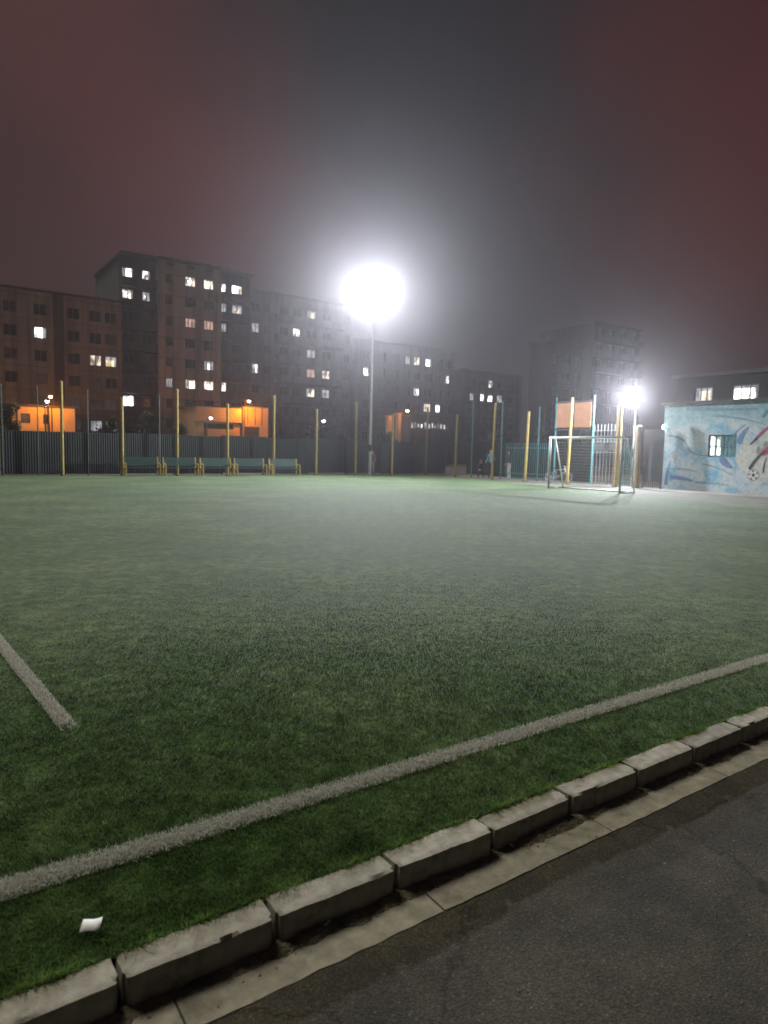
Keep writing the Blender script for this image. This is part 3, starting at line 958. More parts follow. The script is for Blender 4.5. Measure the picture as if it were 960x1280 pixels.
def street_lamp(u, v, H, label, lens, power, col, arm=0.9, rz=0.0):
    e = root('street_lamp', u, v, -0.1, rz=TH + rz, label=label, cat='street lamp')
    mb = MB(); mb.tube([(0, 0, 0), (0, 0, H * .6), (0, 0, H - .25), (0, -arm * .4, H + .05), (0, -arm, H + .12)], [0.08, 0.065, 0.05, 0.04, 0.035], 8)
    mb.build('pole', M['darkmetal'], e, smooth=True)
    mb = MB(); mb.prism([(-0.14, 0.0), (0.14, 0.0), (0.10, 0.12), (-0.10, 0.12)], -arm - 0.55, -arm + 0.05, 'y')
    h = mb.build('lamp_head', M['darkmetal'], e); h.location.z = H + 0.06
    mb = MB()
    n = 12
    prof = [(0.0, 0.30), (0.06, 0.27), (0.13, 0.20), (0.17, 0.08), (0.18, 0.0)]
    vs = [(-0.0 + r_ * math.cos(2 * math.pi * k / n) * .8, -arm - 0.25 + r_ * 1.3 * math.sin(2 * math.pi * k / n), -z_ * .6) for r_, z_ in prof for k in range(n)]
    mb.add(vs, [(i * n + k, i * n + (k + 1) % n, (i + 1) * n + (k + 1) % n, (i + 1) * n + k) for i in range(4) for k in range(n)])
    l = mb.build('lens', lens, h, smooth=True)
    if power:
        point('street_lamp_light', (0, -arm - 0.25, H - 0.35), power, col, 0.12, e)
    return e
SOD = (1.0, 0.26, 0.0)
street_lamp(10.6, 71.2, 6.05, 'orange sodium street lamp glowing at the far left', M['lens_sodium'], 560, SOD)
street_lamp(29.9, 70.3, 6.75, 'orange sodium street lamp over the shop front', M['lens_sodium'], 720, SOD)
street_lamp(9.62, 66.6, 5.35, 'white street lamp just below the left orange lamp', M['lens_white'], 60, (1, 1, 1))
street_lamp(24.24, 66.5, 4.6, 'white street lamp left of the orange shop front', M['lens_white'], 60, (1, 1, 1))
street_lamp(36.97, 66.5, 4.85, 'single white street lamp between the shop and the big floodlight', M['lens_white'], 80, (1, 1, 1))
street_lamp(48.9, 67.3, 6.6, 'orange street lamp over the two narrow orange pillars', M['lens_sodium'], 150, SOD)

# ------------------------------------------------------------------ BUILDINGS
def window(parent, x0, x1, z0, z1, y, lit=None, frame='pvc', bars=1, label=None):
    mb = MB(); t = 0.055 if not lit else 0.085; d0, d1 = y, y + 0.06
    mb.box(x0, x1, d0, d1, z0, z0 + t); mb.box(x0, x1, d0, d1, z1 - t, z1)
    mb.box(x0, x0 + t, d0, d1, z0 + t, z1 - t); mb.box(x1 - t, x1, d0, d1, z0 + t, z1 - t)
    for k in range(bars):
        x = x0 + (x1 - x0) * (k + 1) / (bars + 1)
        mb.box(x - t * .5, x + t * .5, d0, d1, z0 + t, z1 - t)
    w = mb.build('window', M[frame], parent)
    mb = MB(); mb.box(x0 + t * .8, x1 - t * .8, y + 0.035, y + 0.05, z0 + t * .8, z1 - t * .8)
    mat = M[lit] if lit else (M['curtain'] if random.random() < 0.4 else M['glass'])
    mb.build('pane', mat, w)
    if lit in ('litwhite', 'litbright', 'litwarm', 'lityellow') and x1 - x0 > 0.75:
        wd_ = x1 - x0 - 2 * t
        a = random.choice((0.0, 0.12, 0.22, 0.38)); b = random.choice((0.0, 0.10, 0.20, 0.30)); dr = random.choice((0, 0, 0.15, 0.3))
        mb = MB()
        if a: mb.box(x0 + t, x0 + t + wd_ * a, y + 0.016, y + 0.03, z0 + t, z1 - t)
        if b: mb.box(x1 - t - wd_ * b, x1 - t, y + 0.016, y + 0.03, z0 + t, z1 - t)
        if dr: mb.box(x0 + t + wd_ * a + .002, x1 - t - wd_ * b - .002, y + 0.016, y + 0.03, z1 - t - (z1 - z0) * dr, z1 - t)
        if mb.v:
            mb.build('curtain', M['litdim'] if random.random() < .6 else M['litwarm'], w)
    if label:
        w['label'] = label
    return w


def facade(mb, x0, x1, ztop, cols, rows, wh, thick=0.28, y=0.0, zbase=-0.1):
    """a wall from x0 to x1 with real openings: cols = [(xc, width)], rows = sill heights"""
    z = zbase
    for s in sorted(rows):
        mb.box(x0, x1, y, y + thick, z, s)
        x = x0
        for xc, w in sorted(cols):
            mb.box(x, xc - w / 2, y, y + thick, s, s + wh)
            x = xc + w / 2
        mb.box(x, x1, y, y + thick, s, s + wh)
        z = s + wh
    mb.box(x0, x1, y, y + thick, z, ztop)


LITLAB = {'litwhite': 'lit white window', 'litbright': 'brightly lit white window', 'litwarm': 'warm lit window', 'litpink': 'dim pinkish lit window', 'litdim': 'faintly lit window', 'lityellow': 'yellow lit window'}
def block(name, label, u, v, x1, depth, ztop, parts, wallmat, core='wallBd', roof=0.35):
    """parts: list of dicts giving a strip of facade each"""
    e = root(name, u, v, -0.1, label=label, cat='building')
    mb = MB(); mb.box(0.02, x1 - 0.02, 0.42, depth, 0, ztop - 0.05); mb.build('core', M[core], e)
    side = MB()
    side.box(0, 0.26, 0.30, depth + .02, 0, ztop); side.box(x1 - .26, x1, 0.30, depth + .02, 0, ztop)
    side.build('side_wall', M[wallmat], e)
    for p in parts:
        w = MB(); y = p.get('y', 0.0)
        facade(w, p['x0'], p['x1'], p.get('top', ztop), p['cols'], p['rows'], p['wh'], 0.28, y)
        if y < 0:
            w.box(p['x0'], p['x0'] + 0.25, y + .28, 0.30, 0, p.get('top', ztop)); w.box(p['x1'] - .25, p['x1'], y + .28, 0.30, 0, p.get('top', ztop))
        w.build('wall', M[p.get('mat', wallmat)], e)
        for ri, s in enumerate(sorted(p['rows'])):
            for ci, (xc, ww) in enumerate(p['cols']):
                lit = p.get('lit', {}).get((ri, ci))
                window(e, xc - ww / 2, xc + ww / 2, s, s + p['wh'], y + 0.12, lit, p.get('frame', 'pvc'), p.get('bars', 1), LITLAB.get(lit))
            if p.get('balc'):
                b = MB(); a0, a1 = p['x0'] + 0.08, p['x1'] - 0.08
                b.box(a0, a1, y - 0.95, y - 0.003, s - 1.02, s - 0.90)
                b.box(a0, a1, y - 0.95, y - 0.88, s - 0.90, s + 0.02); b.box(a0, a0 + .07, y - 0.88, y - .003, s - 0.90, s + 0.02); b.box(a1 - .07, a1, y - 0.88, y - .003, s - 0.90, s + 0.02)
                b.build('balcony', M[p.get('bmat', 'wallBd')], e)
    r = MB(); r.box(-0.25, x1 + .25, -0.3 + min(p.get('y', 0) for p in parts), depth + .3, ztop, ztop + 0.22)
    rf = r.build('roof', M['rooffelt'], e)
    for i in range(2):
        r = MB(); xx = x1 * (0.3 + 0.45 * i)
        r.box(xx, xx + 1.6, depth * .4, depth * .4 + 1.4, ztop + .22, ztop + .22 + 1.0)
        r.build('chimney', M[wallmat], rf)
    return e

# A: brown six-storey block at the far left
rowsA = [1.0 + 2.5 * i for i in range(7)]; rowsA = [r_ - 0.2 for r_ in rowsA]
ax = -4.0
def A(uu): return uu - ax
colsA = [(A(x), 1.3) for x in (-1.6, 1.6, 5.0, 8.95, 11.9, 15.3, 17.6, 19.3)]
litA = {(5, 4): 'litbright', (4, 6): 'litwarm', (4, 7): 'lityellow'}
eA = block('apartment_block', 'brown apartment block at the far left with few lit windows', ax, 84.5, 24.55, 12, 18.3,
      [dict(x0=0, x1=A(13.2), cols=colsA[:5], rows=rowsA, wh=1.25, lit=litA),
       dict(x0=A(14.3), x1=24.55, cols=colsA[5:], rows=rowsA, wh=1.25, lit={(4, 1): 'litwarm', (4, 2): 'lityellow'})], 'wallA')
mb = MB(); mb.box(A(13.2), A(14.3), 0.05, 0.30, 0, 18.3); mb.build('stair_panel', M['wallBd'], eA)

# B: tall tower with dark balcony bays either side of a pale bay
rowsB = [1.45 + 2.55 * i for i in range(9)]
bx = 21.0
def B(uu): return uu - bx
litL = {(8, 0): 'litbright', (8, 1): 'litwhite', (7, 0): 'litbright', (7, 1): 'litwhite', (2, 0): 'litbright'}
litP = {(8, 1): 'litbright', (8, 2): 'litbright', (6, 1): 'litpink', (6, 2): 'litpink', (4, 2): 'litwhite', (3, 1): 'litbright', (3, 2): 'litwhite', (3, 0): 'litdim'}
litR = {(8, 0): 'litwhite', (8, 1): 'litbright', (7, 0): 'litdim', (7, 1): 'litwarm', (3, 0): 'litwhite', (6, 0): 'litdim'}
eB = block('apartment_tower', 'tall tower with dark balcony bays and a pale middle bay, several windows lit', bx, 87.2, 16.7, 13, 24.5,
      [dict(x0=0.0, x1=B(25.25), cols=[(B(21.95), 1.35), (B(24.15), 1.0)], rows=rowsB, wh=1.3, lit=litL, mat='wallBd', balc=True),
       dict(x0=B(25.25), x1=B(33.45), y=-0.9, top=25.0, cols=[(B(26.65), 0.85), (B(29.35), 1.35), (B(31.75), 1.35)], rows=rowsB, wh=1.2, lit=litP, mat='wallB', bars=2),
       dict(x0=B(33.45), x1=16.7, cols=[(B(34.1), 0.8), (B(35.95), 1.45)], rows=rowsB, wh=1.3, lit=litR, mat='wallBd', balc=True)], 'wallBd')
for xc in (26.8, 29.4, 31.8):
    mb = MB(); mb.box(B(xc) - .5, B(xc) + .5, -0.93, -0.9, 24.0, 24.35); mb.build('attic_vent', M['wallBd'], eB)

# C: hazy mauve block right of the tower
rowsC = [1.0 + 2.75 * i for i in range(8)]
cx_ = 38.0
def Cc(uu): return uu - cx_
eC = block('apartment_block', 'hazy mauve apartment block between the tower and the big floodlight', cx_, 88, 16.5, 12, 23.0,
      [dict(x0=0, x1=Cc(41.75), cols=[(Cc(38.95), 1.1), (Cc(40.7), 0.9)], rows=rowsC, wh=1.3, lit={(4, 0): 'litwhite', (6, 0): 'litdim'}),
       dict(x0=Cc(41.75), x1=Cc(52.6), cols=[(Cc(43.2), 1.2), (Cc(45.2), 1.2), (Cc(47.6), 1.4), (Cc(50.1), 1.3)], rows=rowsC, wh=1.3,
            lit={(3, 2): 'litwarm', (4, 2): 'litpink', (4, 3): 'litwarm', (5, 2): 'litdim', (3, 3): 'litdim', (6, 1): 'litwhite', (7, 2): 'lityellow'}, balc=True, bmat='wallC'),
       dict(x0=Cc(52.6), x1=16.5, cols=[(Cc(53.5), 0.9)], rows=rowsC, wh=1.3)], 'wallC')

# D: bluish block behind the floodlight pole
rowsD = [1.0 + 2.42 * i for i in range(7)]
dx_ = 55.2
def D(uu): return uu - dx_
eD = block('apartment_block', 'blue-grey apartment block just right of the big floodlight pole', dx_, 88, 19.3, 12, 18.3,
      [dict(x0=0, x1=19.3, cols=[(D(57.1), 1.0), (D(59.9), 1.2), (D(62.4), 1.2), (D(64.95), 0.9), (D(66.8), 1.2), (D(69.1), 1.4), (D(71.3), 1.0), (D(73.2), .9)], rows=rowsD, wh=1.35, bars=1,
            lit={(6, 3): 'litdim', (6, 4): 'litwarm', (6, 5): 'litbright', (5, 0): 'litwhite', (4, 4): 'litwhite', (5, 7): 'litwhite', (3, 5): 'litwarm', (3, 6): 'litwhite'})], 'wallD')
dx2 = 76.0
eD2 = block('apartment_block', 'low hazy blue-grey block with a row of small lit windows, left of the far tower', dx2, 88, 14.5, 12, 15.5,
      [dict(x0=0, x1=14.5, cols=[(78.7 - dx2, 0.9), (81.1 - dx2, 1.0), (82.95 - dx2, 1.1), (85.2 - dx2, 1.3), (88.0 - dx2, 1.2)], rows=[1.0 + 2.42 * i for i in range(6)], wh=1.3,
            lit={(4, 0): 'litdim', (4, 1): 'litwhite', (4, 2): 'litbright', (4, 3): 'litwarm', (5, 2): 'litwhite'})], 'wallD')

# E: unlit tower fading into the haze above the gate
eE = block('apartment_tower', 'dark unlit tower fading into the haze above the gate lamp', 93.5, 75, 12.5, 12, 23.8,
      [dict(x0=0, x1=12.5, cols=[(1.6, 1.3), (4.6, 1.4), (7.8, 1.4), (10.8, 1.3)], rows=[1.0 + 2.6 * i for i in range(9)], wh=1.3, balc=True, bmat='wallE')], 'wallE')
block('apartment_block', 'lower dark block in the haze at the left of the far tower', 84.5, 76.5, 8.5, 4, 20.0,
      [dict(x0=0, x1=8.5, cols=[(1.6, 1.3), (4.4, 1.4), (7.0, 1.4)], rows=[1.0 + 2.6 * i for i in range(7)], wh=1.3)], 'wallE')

# F: dark house behind the painted building
e = root('house', 43.5, 27.6, -0.1, rz=TH - math.pi / 2, label='dark flat-roofed house behind the painted wall with two lit upper windows', cat='building')
w = MB(); facade(w, 0, 16, 7.1, [(1.9, 1.3), (4.7, 1.7), (8.5, 1.3), (12.0, 1.3)], [1.0, 5.35], 1.1); w.build('wall', M['wallF'], e)
mb = MB(); mb.box(0.02, 15.98, 0.42, 8, 0, 7.05); mb.box(0, .26, .30, 8.02, 0, 7.1); mb.box(15.74, 16, .30, 8.02, 0, 7.1); mb.build('side_wall', M['wallF'], e)
mb = MB(); mb.box(-.3, 16.3, -.35, 8.3, 7.1, 7.32); mb.build('roof', M['rooffelt'], e)
for xc, ww, zz, lit in ((1.9, 1.3, 5.35, 'litwarm'), (4.7, 1.7, 5.35, 'litbright'), (8.5, 1.3, 5.35, None), (12, 1.3, 5.35, None), (1.9, 1.3, 1.0, None), (4.7, 1.7, 1.0, None), (8.5, 1.3, 1.0, None), (12, 1.3, 1.0, None)):
    window(e, xc - ww / 2, xc + ww / 2, zz, zz + 1.1, 0.12, lit, 'pvcdark', 2, LITLAB.get(lit))

# low orange-lit structures in the street
e = root('pavilion', 7.4, 71.9, -0.1, label='low pale pavilion at the far left lit orange by the sodium lamp', cat='building')
w = MB(); facade(w, 0, 5.6, 5.2, [(1.3, 0.8), (3.05, 0.5)], [1.4, 3.6], 0.9); w.build('wall', M['wallS'], e)
mb = MB(); mb.box(0.02, 5.58, .42, 5, 0, 5.1); mb.build('core', M['wallS'], e)
mb = MB(); mb.box(-.2, 5.8, -.25, 5.2, 5.2, 5.36); mb.build('roof', M['rooffelt'], e)
for x, z in ((1.3, 1.4), (1.3, 3.6)):
    window(e, x - .4, x + .4, z, z + .9, .12, None, 'pvcdark')
for x, z in ((3.05, 1.4), (3.05, 3.6)):
    window(e, x - .25, x + .25, z, z + .9, .12, None, 'pvcdark', 0)
for x in (.55, 3.5):
    mb = MB(); mb.box(x, x + .11, -.08, -.003, 0, 5.2); mb.build('downpipe', M['darkmetal'], e)
e = root('boundary_wall', 0.5, 69.5, -0.1, label='low rendered wall left of the orange pavilion', cat='wall')
mb = MB(); mb.box(0, 6.2, 0, .3, 0, 3.75); mb.build('wall', M['wallS'], e)
mb = MB(); mb.box(-.05, 6.25, -.06, .36, 3.75, 3.87); mb.build('coping', M['concrete'], e)

e = root('shop', 24.6, 70.8, -0.1, label='shop with a wide fascia glowing orange under the sodium lamp', cat='building')
mb = MB(); mb.box(0, 4.95, .42, 6, 0, 5.95); mb.box(0, .9, 0, .42, 0, 4.3); mb.box(4.2, 4.95, 0, .42, 0, 4.3); mb.build('wall', M['wallS'], e)
mb = MB(); mb.box(-.1, 5.0, -.35, .42, 4.45, 6.0); mb.build('fascia', M['wallS'], e, bevel=0.02)
mb = MB(); mb.box(0.9, 4.2, .1, .15, 0, 4.3); mb.build('shutter', M['darkmetal'], e)
mb = MB(); mb.box(1.0, 4.1, -.5, .05, 2.85, 3.7); mb.build('awning', M['wallS'], e)
mb = MB(); mb.box(-.2, 5.1, -.45, 6.2, 6.0, 6.12); mb.build('roof', M['rooffelt'], e)
e = root('wing_wall', 29.85, 70.9, -0.1, label='tall rendered wall right of the orange shop, fading from orange to dark', cat='wall')
mb = MB(); mb.box(0, 3.1, 0, .3, 0, 6.2); mb.build('wall', M['wallS'], e)
mb = MB(); mb.box(-.02, 3.15, -.05, .35, 6.2, 6.32); mb.build('coping', M['concrete'], e)
mb = MB(); mb.box(0.25, 2.0, -.06, -.003, 0, 4.1); mb.build('door', M['darkmetal'], e)
for x in (.6, 1.5, 2.3):
    mb = MB(); mb.box(x, x + .06, -.05, -.003, 4.3, 6.2); mb.build('downpipe', M['darkmetal'], e)

for uu, hh, l in ((47.35, 5.9, 'wider of the two narrow pillars lit orange, left one'), (48.75, 6.3, 'slimmer taller narrow pillar lit orange, right one')):
    e = root('pillar', uu, 67.9, -0.1, label=l, cat='pillar')
    mb = MB(); mb.box(0, .62, 0, .5, 0, hh); mb.build('shaft', M['wallS'], e, bevel=0.02)
    mb = MB(); mb.box(-.06, .68, -.06, .56, hh, hh + .14); mb.build('pillar_cap', M['wallS'], e)

e = root('shop', 50.6, 67.6, -0.1, label='low shop with an uneven strip of small lit windows near the far corner', cat='building')
mb = MB(); mb.box(0, 6.0, .12, 5, 0, 4.55); mb.box(0, 6.0, .12, 5, 5.75, 6.1); mb.box(0, 6, .5, 5, 4.55, 5.75); mb.build('wall', M['wallD'], e)
rr = random.Random(4)
x = 0.12
while x < 5.8:
    ww = rr.uniform(.32, .55); h0 = rr.uniform(4.6, 4.75); h1 = rr.uniform(5.2, 5.7)
    window(e, x, x + ww, h0, h1, .2, rr.choice(['litwarm', 'litwhite', 'litdim', 'litwarm']), 'pvcdark', 0)
    x += ww + .1
mb = MB(); mb.box(-.15, 6.15, -.05, 5.2, 6.1, 6.22); mb.build('roof', M['rooffelt'], e)

# ------------------------------------------------------------------ PAINTED BUILDING
e = root('painted_building', 32.2, 21.05, -0.012, rz=TH - math.pi / 2, label='flat-roofed building with a blue and white football mural on its front wall', cat='building')
# local x runs along the front towards the camera's right, y into the building
BL, BH, BD = 15.0, 4.33, 5.5
wx0, wx1, wz0, wz1 = 2.44, 3.86, 1.70, 2.78
def local_mural(poly, y):      # extrude a flat painted outline 2 mm proud of the wall
    return poly
mw = MB()
mw.box(0, wx0, 0, .3, 0, BH); mw.box(wx1, BL, 0, .3, 0, BH); mw.box(wx0, wx1, 0, .3, 0, wz0); mw.box(wx0, wx1, 0, .3, wz1, BH)
wallo = mw.build('wall', M['mural'], e)
mb = MB(); mb.box(0, .3, .3, BD, 0, BH); mb.box(BL - .3, BL, .3, BD, 0, BH); mb.box(.3, BL - .3, BD - .3, BD, 0, BH); mb.build('side_wall', M['wallB'], e)
mb = MB(); mb.box(-.12, BL + .12, -.14, BD + .12, BH, BH + .12); mb.build('roof', M['rooffelt'], e, bevel=0.01)
w = window(e, wx0, wx0 + .70, wz0, wz1, 0.10, 'litwhite', 'teal', 1, 'lit window half with white panes')
mb = MB(); mb.box(wx0 + .055, wx0 + .645, .10, .16, 2.2, 2.25); mb.build('glazing_bar', M['teal'], w)
w = window(e, wx0 + .71, wx1, wz0, wz1, 0.10, 'tealglow', 'teal', 2, 'dim teal window half')
mb = MB()
for i in range(8):
    x = wx0 + .1 + i * .175
    mb.tube([(x, .045, wz0), (x, .045, wz1)], .008, 6)
mb.box(wx0, wx1, .04, .05, 2.15, 2.17)
mb.build('window_bars', M['darkmetal'], e)

PAINT = {k: surf('paint_' + k, c, 0.7, 0.25, 5) for k, c in dict(red=(0.42, 0.06, 0.10), dark=(0.05, 0.055, 0.07), white=(0.68, 0.68, 0.66), blue=(0.14, 0.25, 0.45), teal=(0.08, 0.26, 0.31), grey=(0.33, 0.38, 0.40), cream=(0.60, 0.61, 0.57), deep=(0.20, 0.33, 0.41)).items()}
PK = list(PAINT)
mur = MB()
def paint(pts, k, lay=0):
    d = -0.003 - 0.002 * lay
    n = len(pts)
    mur.add([(a, d, b) for a, b in pts], [tuple(range(n))], PK.index(k))
def blob(cx, cz, rx, rz_, k, lay=0, n=18, seed=0, rot=0.0, jag=0.12):
    pts = []
    for i in range(n):
        a = 2 * math.pi * i / n
        q = 1 + jag * mnoise.noise((math.cos(a) * 1.3 + seed, math.sin(a) * 1.3, seed * .7))
        x, z = rx * q * math.cos(a), rz_ * q * math.sin(a)
        pts.append((cx + x * math.cos(rot) - z * math.sin(rot), cz + x * math.sin(rot) + z * math.cos(rot)))
    paint(pts, k, lay)
def stroke(p0, p1, w0, w1, k, lay=0, bend=0.0, n=9):
    L_, R_ = [], []
    a, b = Vector(p0), Vector(p1); t = (b - a).normalized(); nrm = Vector((-t.y, t.x))
    for i in range(n):
        s = i / (n - 1)
        c = a.lerp(b, s) + nrm * bend * math.sin(math.pi * s)
        ww = (w0 * (1 - s) + w1 * s) * (0.35 + 0.65 * math.sin(math.pi * min(1, .12 + s * .88)) ** .5) / 2
        L_.append(c + nrm * ww); R_.append(c - nrm * ww)
    pts = [tuple(q) for q in L_] + [tuple(q) for q in reversed(R_)]
    paint(pts, k, lay)
# pale burst behind the ball and the kicking figure
blob(4.95, 1.55, .85, 1.05, 'cream', 0, 26, 3, .5, .35)
blob(5.6, 2.6, .55, 1.1, 'cream', 0, 24, 5, -.5, .35)
# blue dabs around the window
stroke((3.95, 2.35), (4.4, 3.15), .34, .12, 'blue', 1, .05)
stroke((3.15, 1.68), (3.75, 1.18), .42, .20, 'blue', 1, -.05)
stroke((3.5, 2.0), (4.3, 3.3), .10, .05, 'teal', 1, .2)
# long swirls over the left part of the wall
stroke((0.25, 2.75), (1.5, 2.05), .10, .14, 'deep', 1, .22)
stroke((1.4, 2.05), (2.5, 1.75), .13, .05, 'deep', 1, -.10)
stroke((0.4, 1.05), (2.0, .95), .08, .05, 'deep', 1, .06)
stroke((0.5, .62), (1.8, .48), .24, .16, 'blue', 1, .04)
stroke((1.9, .42), (3.7, .34), .10, .05, 'deep', 1, .03)
stroke((2.2, 1.35), (3.9, .75), .09, .03, 'deep', 1, .10)
stroke((.3, .2), (.5, 1.5), .25, .05, 'blue', 1, .05)
stroke((.6, 1.95), (.78, 1.45), .30, .22, 'grey', 1)
stroke((2.6, 3.7), (5.2, 3.2), .12, .05, 'deep', 1, .10)
stroke((1.2, 4.1), (4.8, 3.95), .22, .10, 'deep', 1, -.03)
stroke((5.0, 3.55), (5.6, 4.2), .16, .07, 'teal', 1, .04)
# football: white ball with dark patches
BX, BZ, BR = 4.76, .89, .27
blob(BX, BZ, BR, BR, 'dark', 1, 28, 0, 0, 0)
blob(BX, BZ, BR - .02, BR - .02, 'white', 2, 28, 0, 0, 0)
paint([(BX + .085 * math.cos(R(90 + 72 * i)), BZ + .085 * math.sin(R(90 + 72 * i))) for i in range(5)], 'dark', 3)
for i in range(5):
    a = R(90 + 72 * i + 8); cx, cz = BX + .19 * math.cos(a), BZ + .19 * math.sin(a)
    paint([(cx + .05 * math.cos(a + t_), cz + .05 * math.sin(a + t_)) for t_ in (0.4, 1.5, 2.7, 3.7, 5.2)], 'dark', 3)
# kicking leg and motion strokes above the ball, in red and dark paint
stroke((4.55, 1.15), (5.25, 2.05), .17, .08, 'dark', 3, .06)
stroke((5.0, 1.85), (6.0, 2.55), .18, .42, 'red', 3, -.05)
stroke((5.7, 2.3), (6.6, 3.4), .40, .50, 'red', 2, .04)
stroke((4.65, 2.45), (5.35, 3.15), .09, .16, 'red', 3, .03)
stroke((4.5, 2.3), (4.85, 2.65), .07, .10, 'dark', 3)
stroke((5.3, 3.1), (5.95, 3.75), .10, .08, 'dark', 3, .04)
stroke((4.85, 1.6), (5.4, 2.35), .06, .12, 'grey', 2, .1)
stroke((5.2, 1.0), (5.3, 1.75), .09, .05, 'dark', 2, .03)
stroke((5.6, .35), (6.1, 1.1), .35, .25, 'teal', 2, .1)
stroke((5.5, .25), (6.3, .15), .16, .12, 'dark', 2, .02)
stroke((5.9, 1.5), (6.4, 2.3), .35, .28, 'dark', 2, -.05)
blob(7.0, 3.55, .30, .36, 'cream', 2, 20, 2, 0, .1)
stroke((6.4, 2.0), (7.4, .7), .35, .22, 'white', 2, .1)
stroke((7.3, .8), (7.7, .35), .22, .16, 'dark', 3)
for (a0, a1, b0, b1, w_, k_) in ((8.2, 2.4, 10.5, 3.0, .3, 'blue'), (8.6, 1.0, 11.5, 1.5, .25, 'deep'), (10.0, 3.3, 13.5, 2.6, .3, 'blue'), (11.5, 1.9, 14.3, 1.2, .3, 'deep')):
    stroke((a0, a1), (b0, b1), w_, w_ * .4, k_, 1, .2)
o = mur.build('mural', [PAINT[k_] for k_ in PK], e)
# small bright fitting on the corner
mb = MB(); mb.box(-.02, .10, -.10, -.004, 3.12, 3.22); h = mb.build('wall_lamp', M['darkmetal'], e)
mb = MB(); mb.box(0.0, .08, -.13, -.10, 3.05, 3.28); mb.build('lens', M['lens_white'], h)


# ------------------------------------------------------------------ PEOPLE
def person(u, v, rz, joints, rad, label, cloth, hairmat='hair'):
    """one continuous skinned body; clothing is given by faces of that body"""
    e = root('person', u, v, -0.012, rz=rz, label=label, cat='person')
    names = list(joints)
    edges = [('pelvis', 'waist'), ('waist', 'chest'), ('chest', 'neck'), ('neck', 'jaw'), ('jaw', 'skull'), ('skull', 'crown')]
    for s in 'LR':
        edges += [('chest', 'sh' + s), ('sh' + s, 'el' + s), ('el' + s, 'wr' + s), ('wr' + s, 'pa' + s), ('pelvis', 'hip' + s), ('hip' + s, 'kn' + s), ('kn' + s, 'an' + s), ('an' + s, 'to' + s)]
    J = {k: Vector(p) for k, p in joints.items()}
    for s in 'LR':
        d = (J['wr' + s] - J['el' + s]).normalized()
        J['pa' + s] = J['wr' + s] + d * 0.055
        side = d.cross(Vector((1, 0, 0))).normalized()
        if side.length < .1:
            side = Vector((0, 1, 0))
        for f in range(4):
            off = side * (f - 1.5) * 0.020
            ln = (0.062, 0.072, 0.068, 0.054)[f]
            J['fa%d%s' % (f, s)] = J['pa' + s] + off + d * 0.035
            J['fb%d%s' % (f, s)] = J['pa' + s] + off * 1.1 + d * (0.035 + ln * .6) + Vector((0, -0.008, 0))
            J['fc%d%s' % (f, s)] = J['pa' + s] + off * 1.1 + d * (0.035 + ln) + Vector((0, -0.022, 0))
            edges += [('pa' + s, 'fa%d%s' % (f, s)), ('fa%d%s' % (f, s), 'fb%d%s' % (f, s)), ('fb%d%s' % (f, s), 'fc%d%s' % (f, s))]
        J['th' + s] = J['wr' + s] + d * 0.03 - side * 0.045
        J['ti' + s] = J['wr' + s] + d * 0.07 - side * 0.055
        edges += [('wr' + s, 'th' + s), ('th' + s, 'ti' + s)]
    names = list(J)
    me = bpy.data.meshes.new('body')
    me.from_pydata([J[k] for k in names], [(names.index(a), names.index(b)) for a, b in edges], [])
    o = link('body', me, e)
    sk = o.modifiers.new('skin', 'SKIN')
    R_ = dict(pelvis=(.145, .115), waist=(.135, .105), chest=(.165, .12), neck=(.058, .058), jaw=(.068, .082), skull=(.082, .10), crown=(.055, .065))
    for s in 'LR':
        R_.update({'sh' + s: (.07, .07), 'el' + s: (.045, .045), 'wr' + s: (.03, .03), 'pa' + s: (.036, .022), 'hip' + s: (.095, .095), 'kn' + s: (.062, .062), 'an' + s: (.045, .045), 'to' + s: (.042, .035), 'th' + s: (.011, .011), 'ti' + s: (.009, .009)})
        for f in range(4):
            R_.update({'fa%d%s' % (f, s): (.0095, .0095), 'fb%d%s' % (f, s): (.009, .009), 'fc%d%s' % (f, s): (.008, .008)})
    for i, k in enumerate(names):
        sv = me.skin_vertices[0].data[i]
        sv.radius = R_[k]
        sv.use_root = (k == 'pelvis')
    sb = o.modifiers.new('sub', 'SUBSURF'); sb.levels = 2; sb.render_levels = 2
    dg = bpy.context.evaluated_depsgraph_get()
    me2 = bpy.data.meshes.new_from_object(o.evaluated_get(dg))
    o.modifiers.clear(); o.data = me2
    me2.materials.clear()
    for k in ('skin', 'top', 'bottom', 'shoe'):
        me2.materials.append(M['skin'] if k == 'skin' else cloth[k])
    segs = [(a, b) for a, b in edges]
    part_of = {}
    for a, b in segs:
        if b[:2] in ('pa', 'fa', 'fb', 'fc', 'th', 'ti') or b in ('jaw', 'skull', 'crown'):
            part_of[(a, b)] = 0
        elif b[:3] == 'hip' or b[:2] == 'kn' or b[:2] == 'an':
            part_of[(a, b)] = 2
        elif b[:2] == 'to':
            part_of[(a, b)] = 3
        else:
            part_of[(a, b)] = 1
    idx = []
    for pl in me2.polygons:
        c = pl.center; best, bm_ = 9, 1
        for (a, b), m_ in part_of.items():
            A_, B_ = J[a], J[b]; ab = B_ - A_
            t_ = max(0, min(1, (c - A_).dot(ab) / max(1e-9, ab.dot(ab))))
            d_ = (c - (A_ + ab * t_)).length
            if d_ < best:
                best, bm_ = d_, m_
        idx.append(bm_)
    me2.polygons.foreach_set('material_index', idx)
    me2.polygons.foreach_set('use_smooth', [True] * len(me2.polygons))
    # face: nose, eyes, ears; hair is a child
    hd = J['skull']; jw = J['jaw']
    up = (J['crown'] - J['neck']).normalized()
    fw = Vector((0, -1, 0)); fw = (fw - up * fw.dot(up)).normalized(); rt = fw.cross(up)
    f = MB()
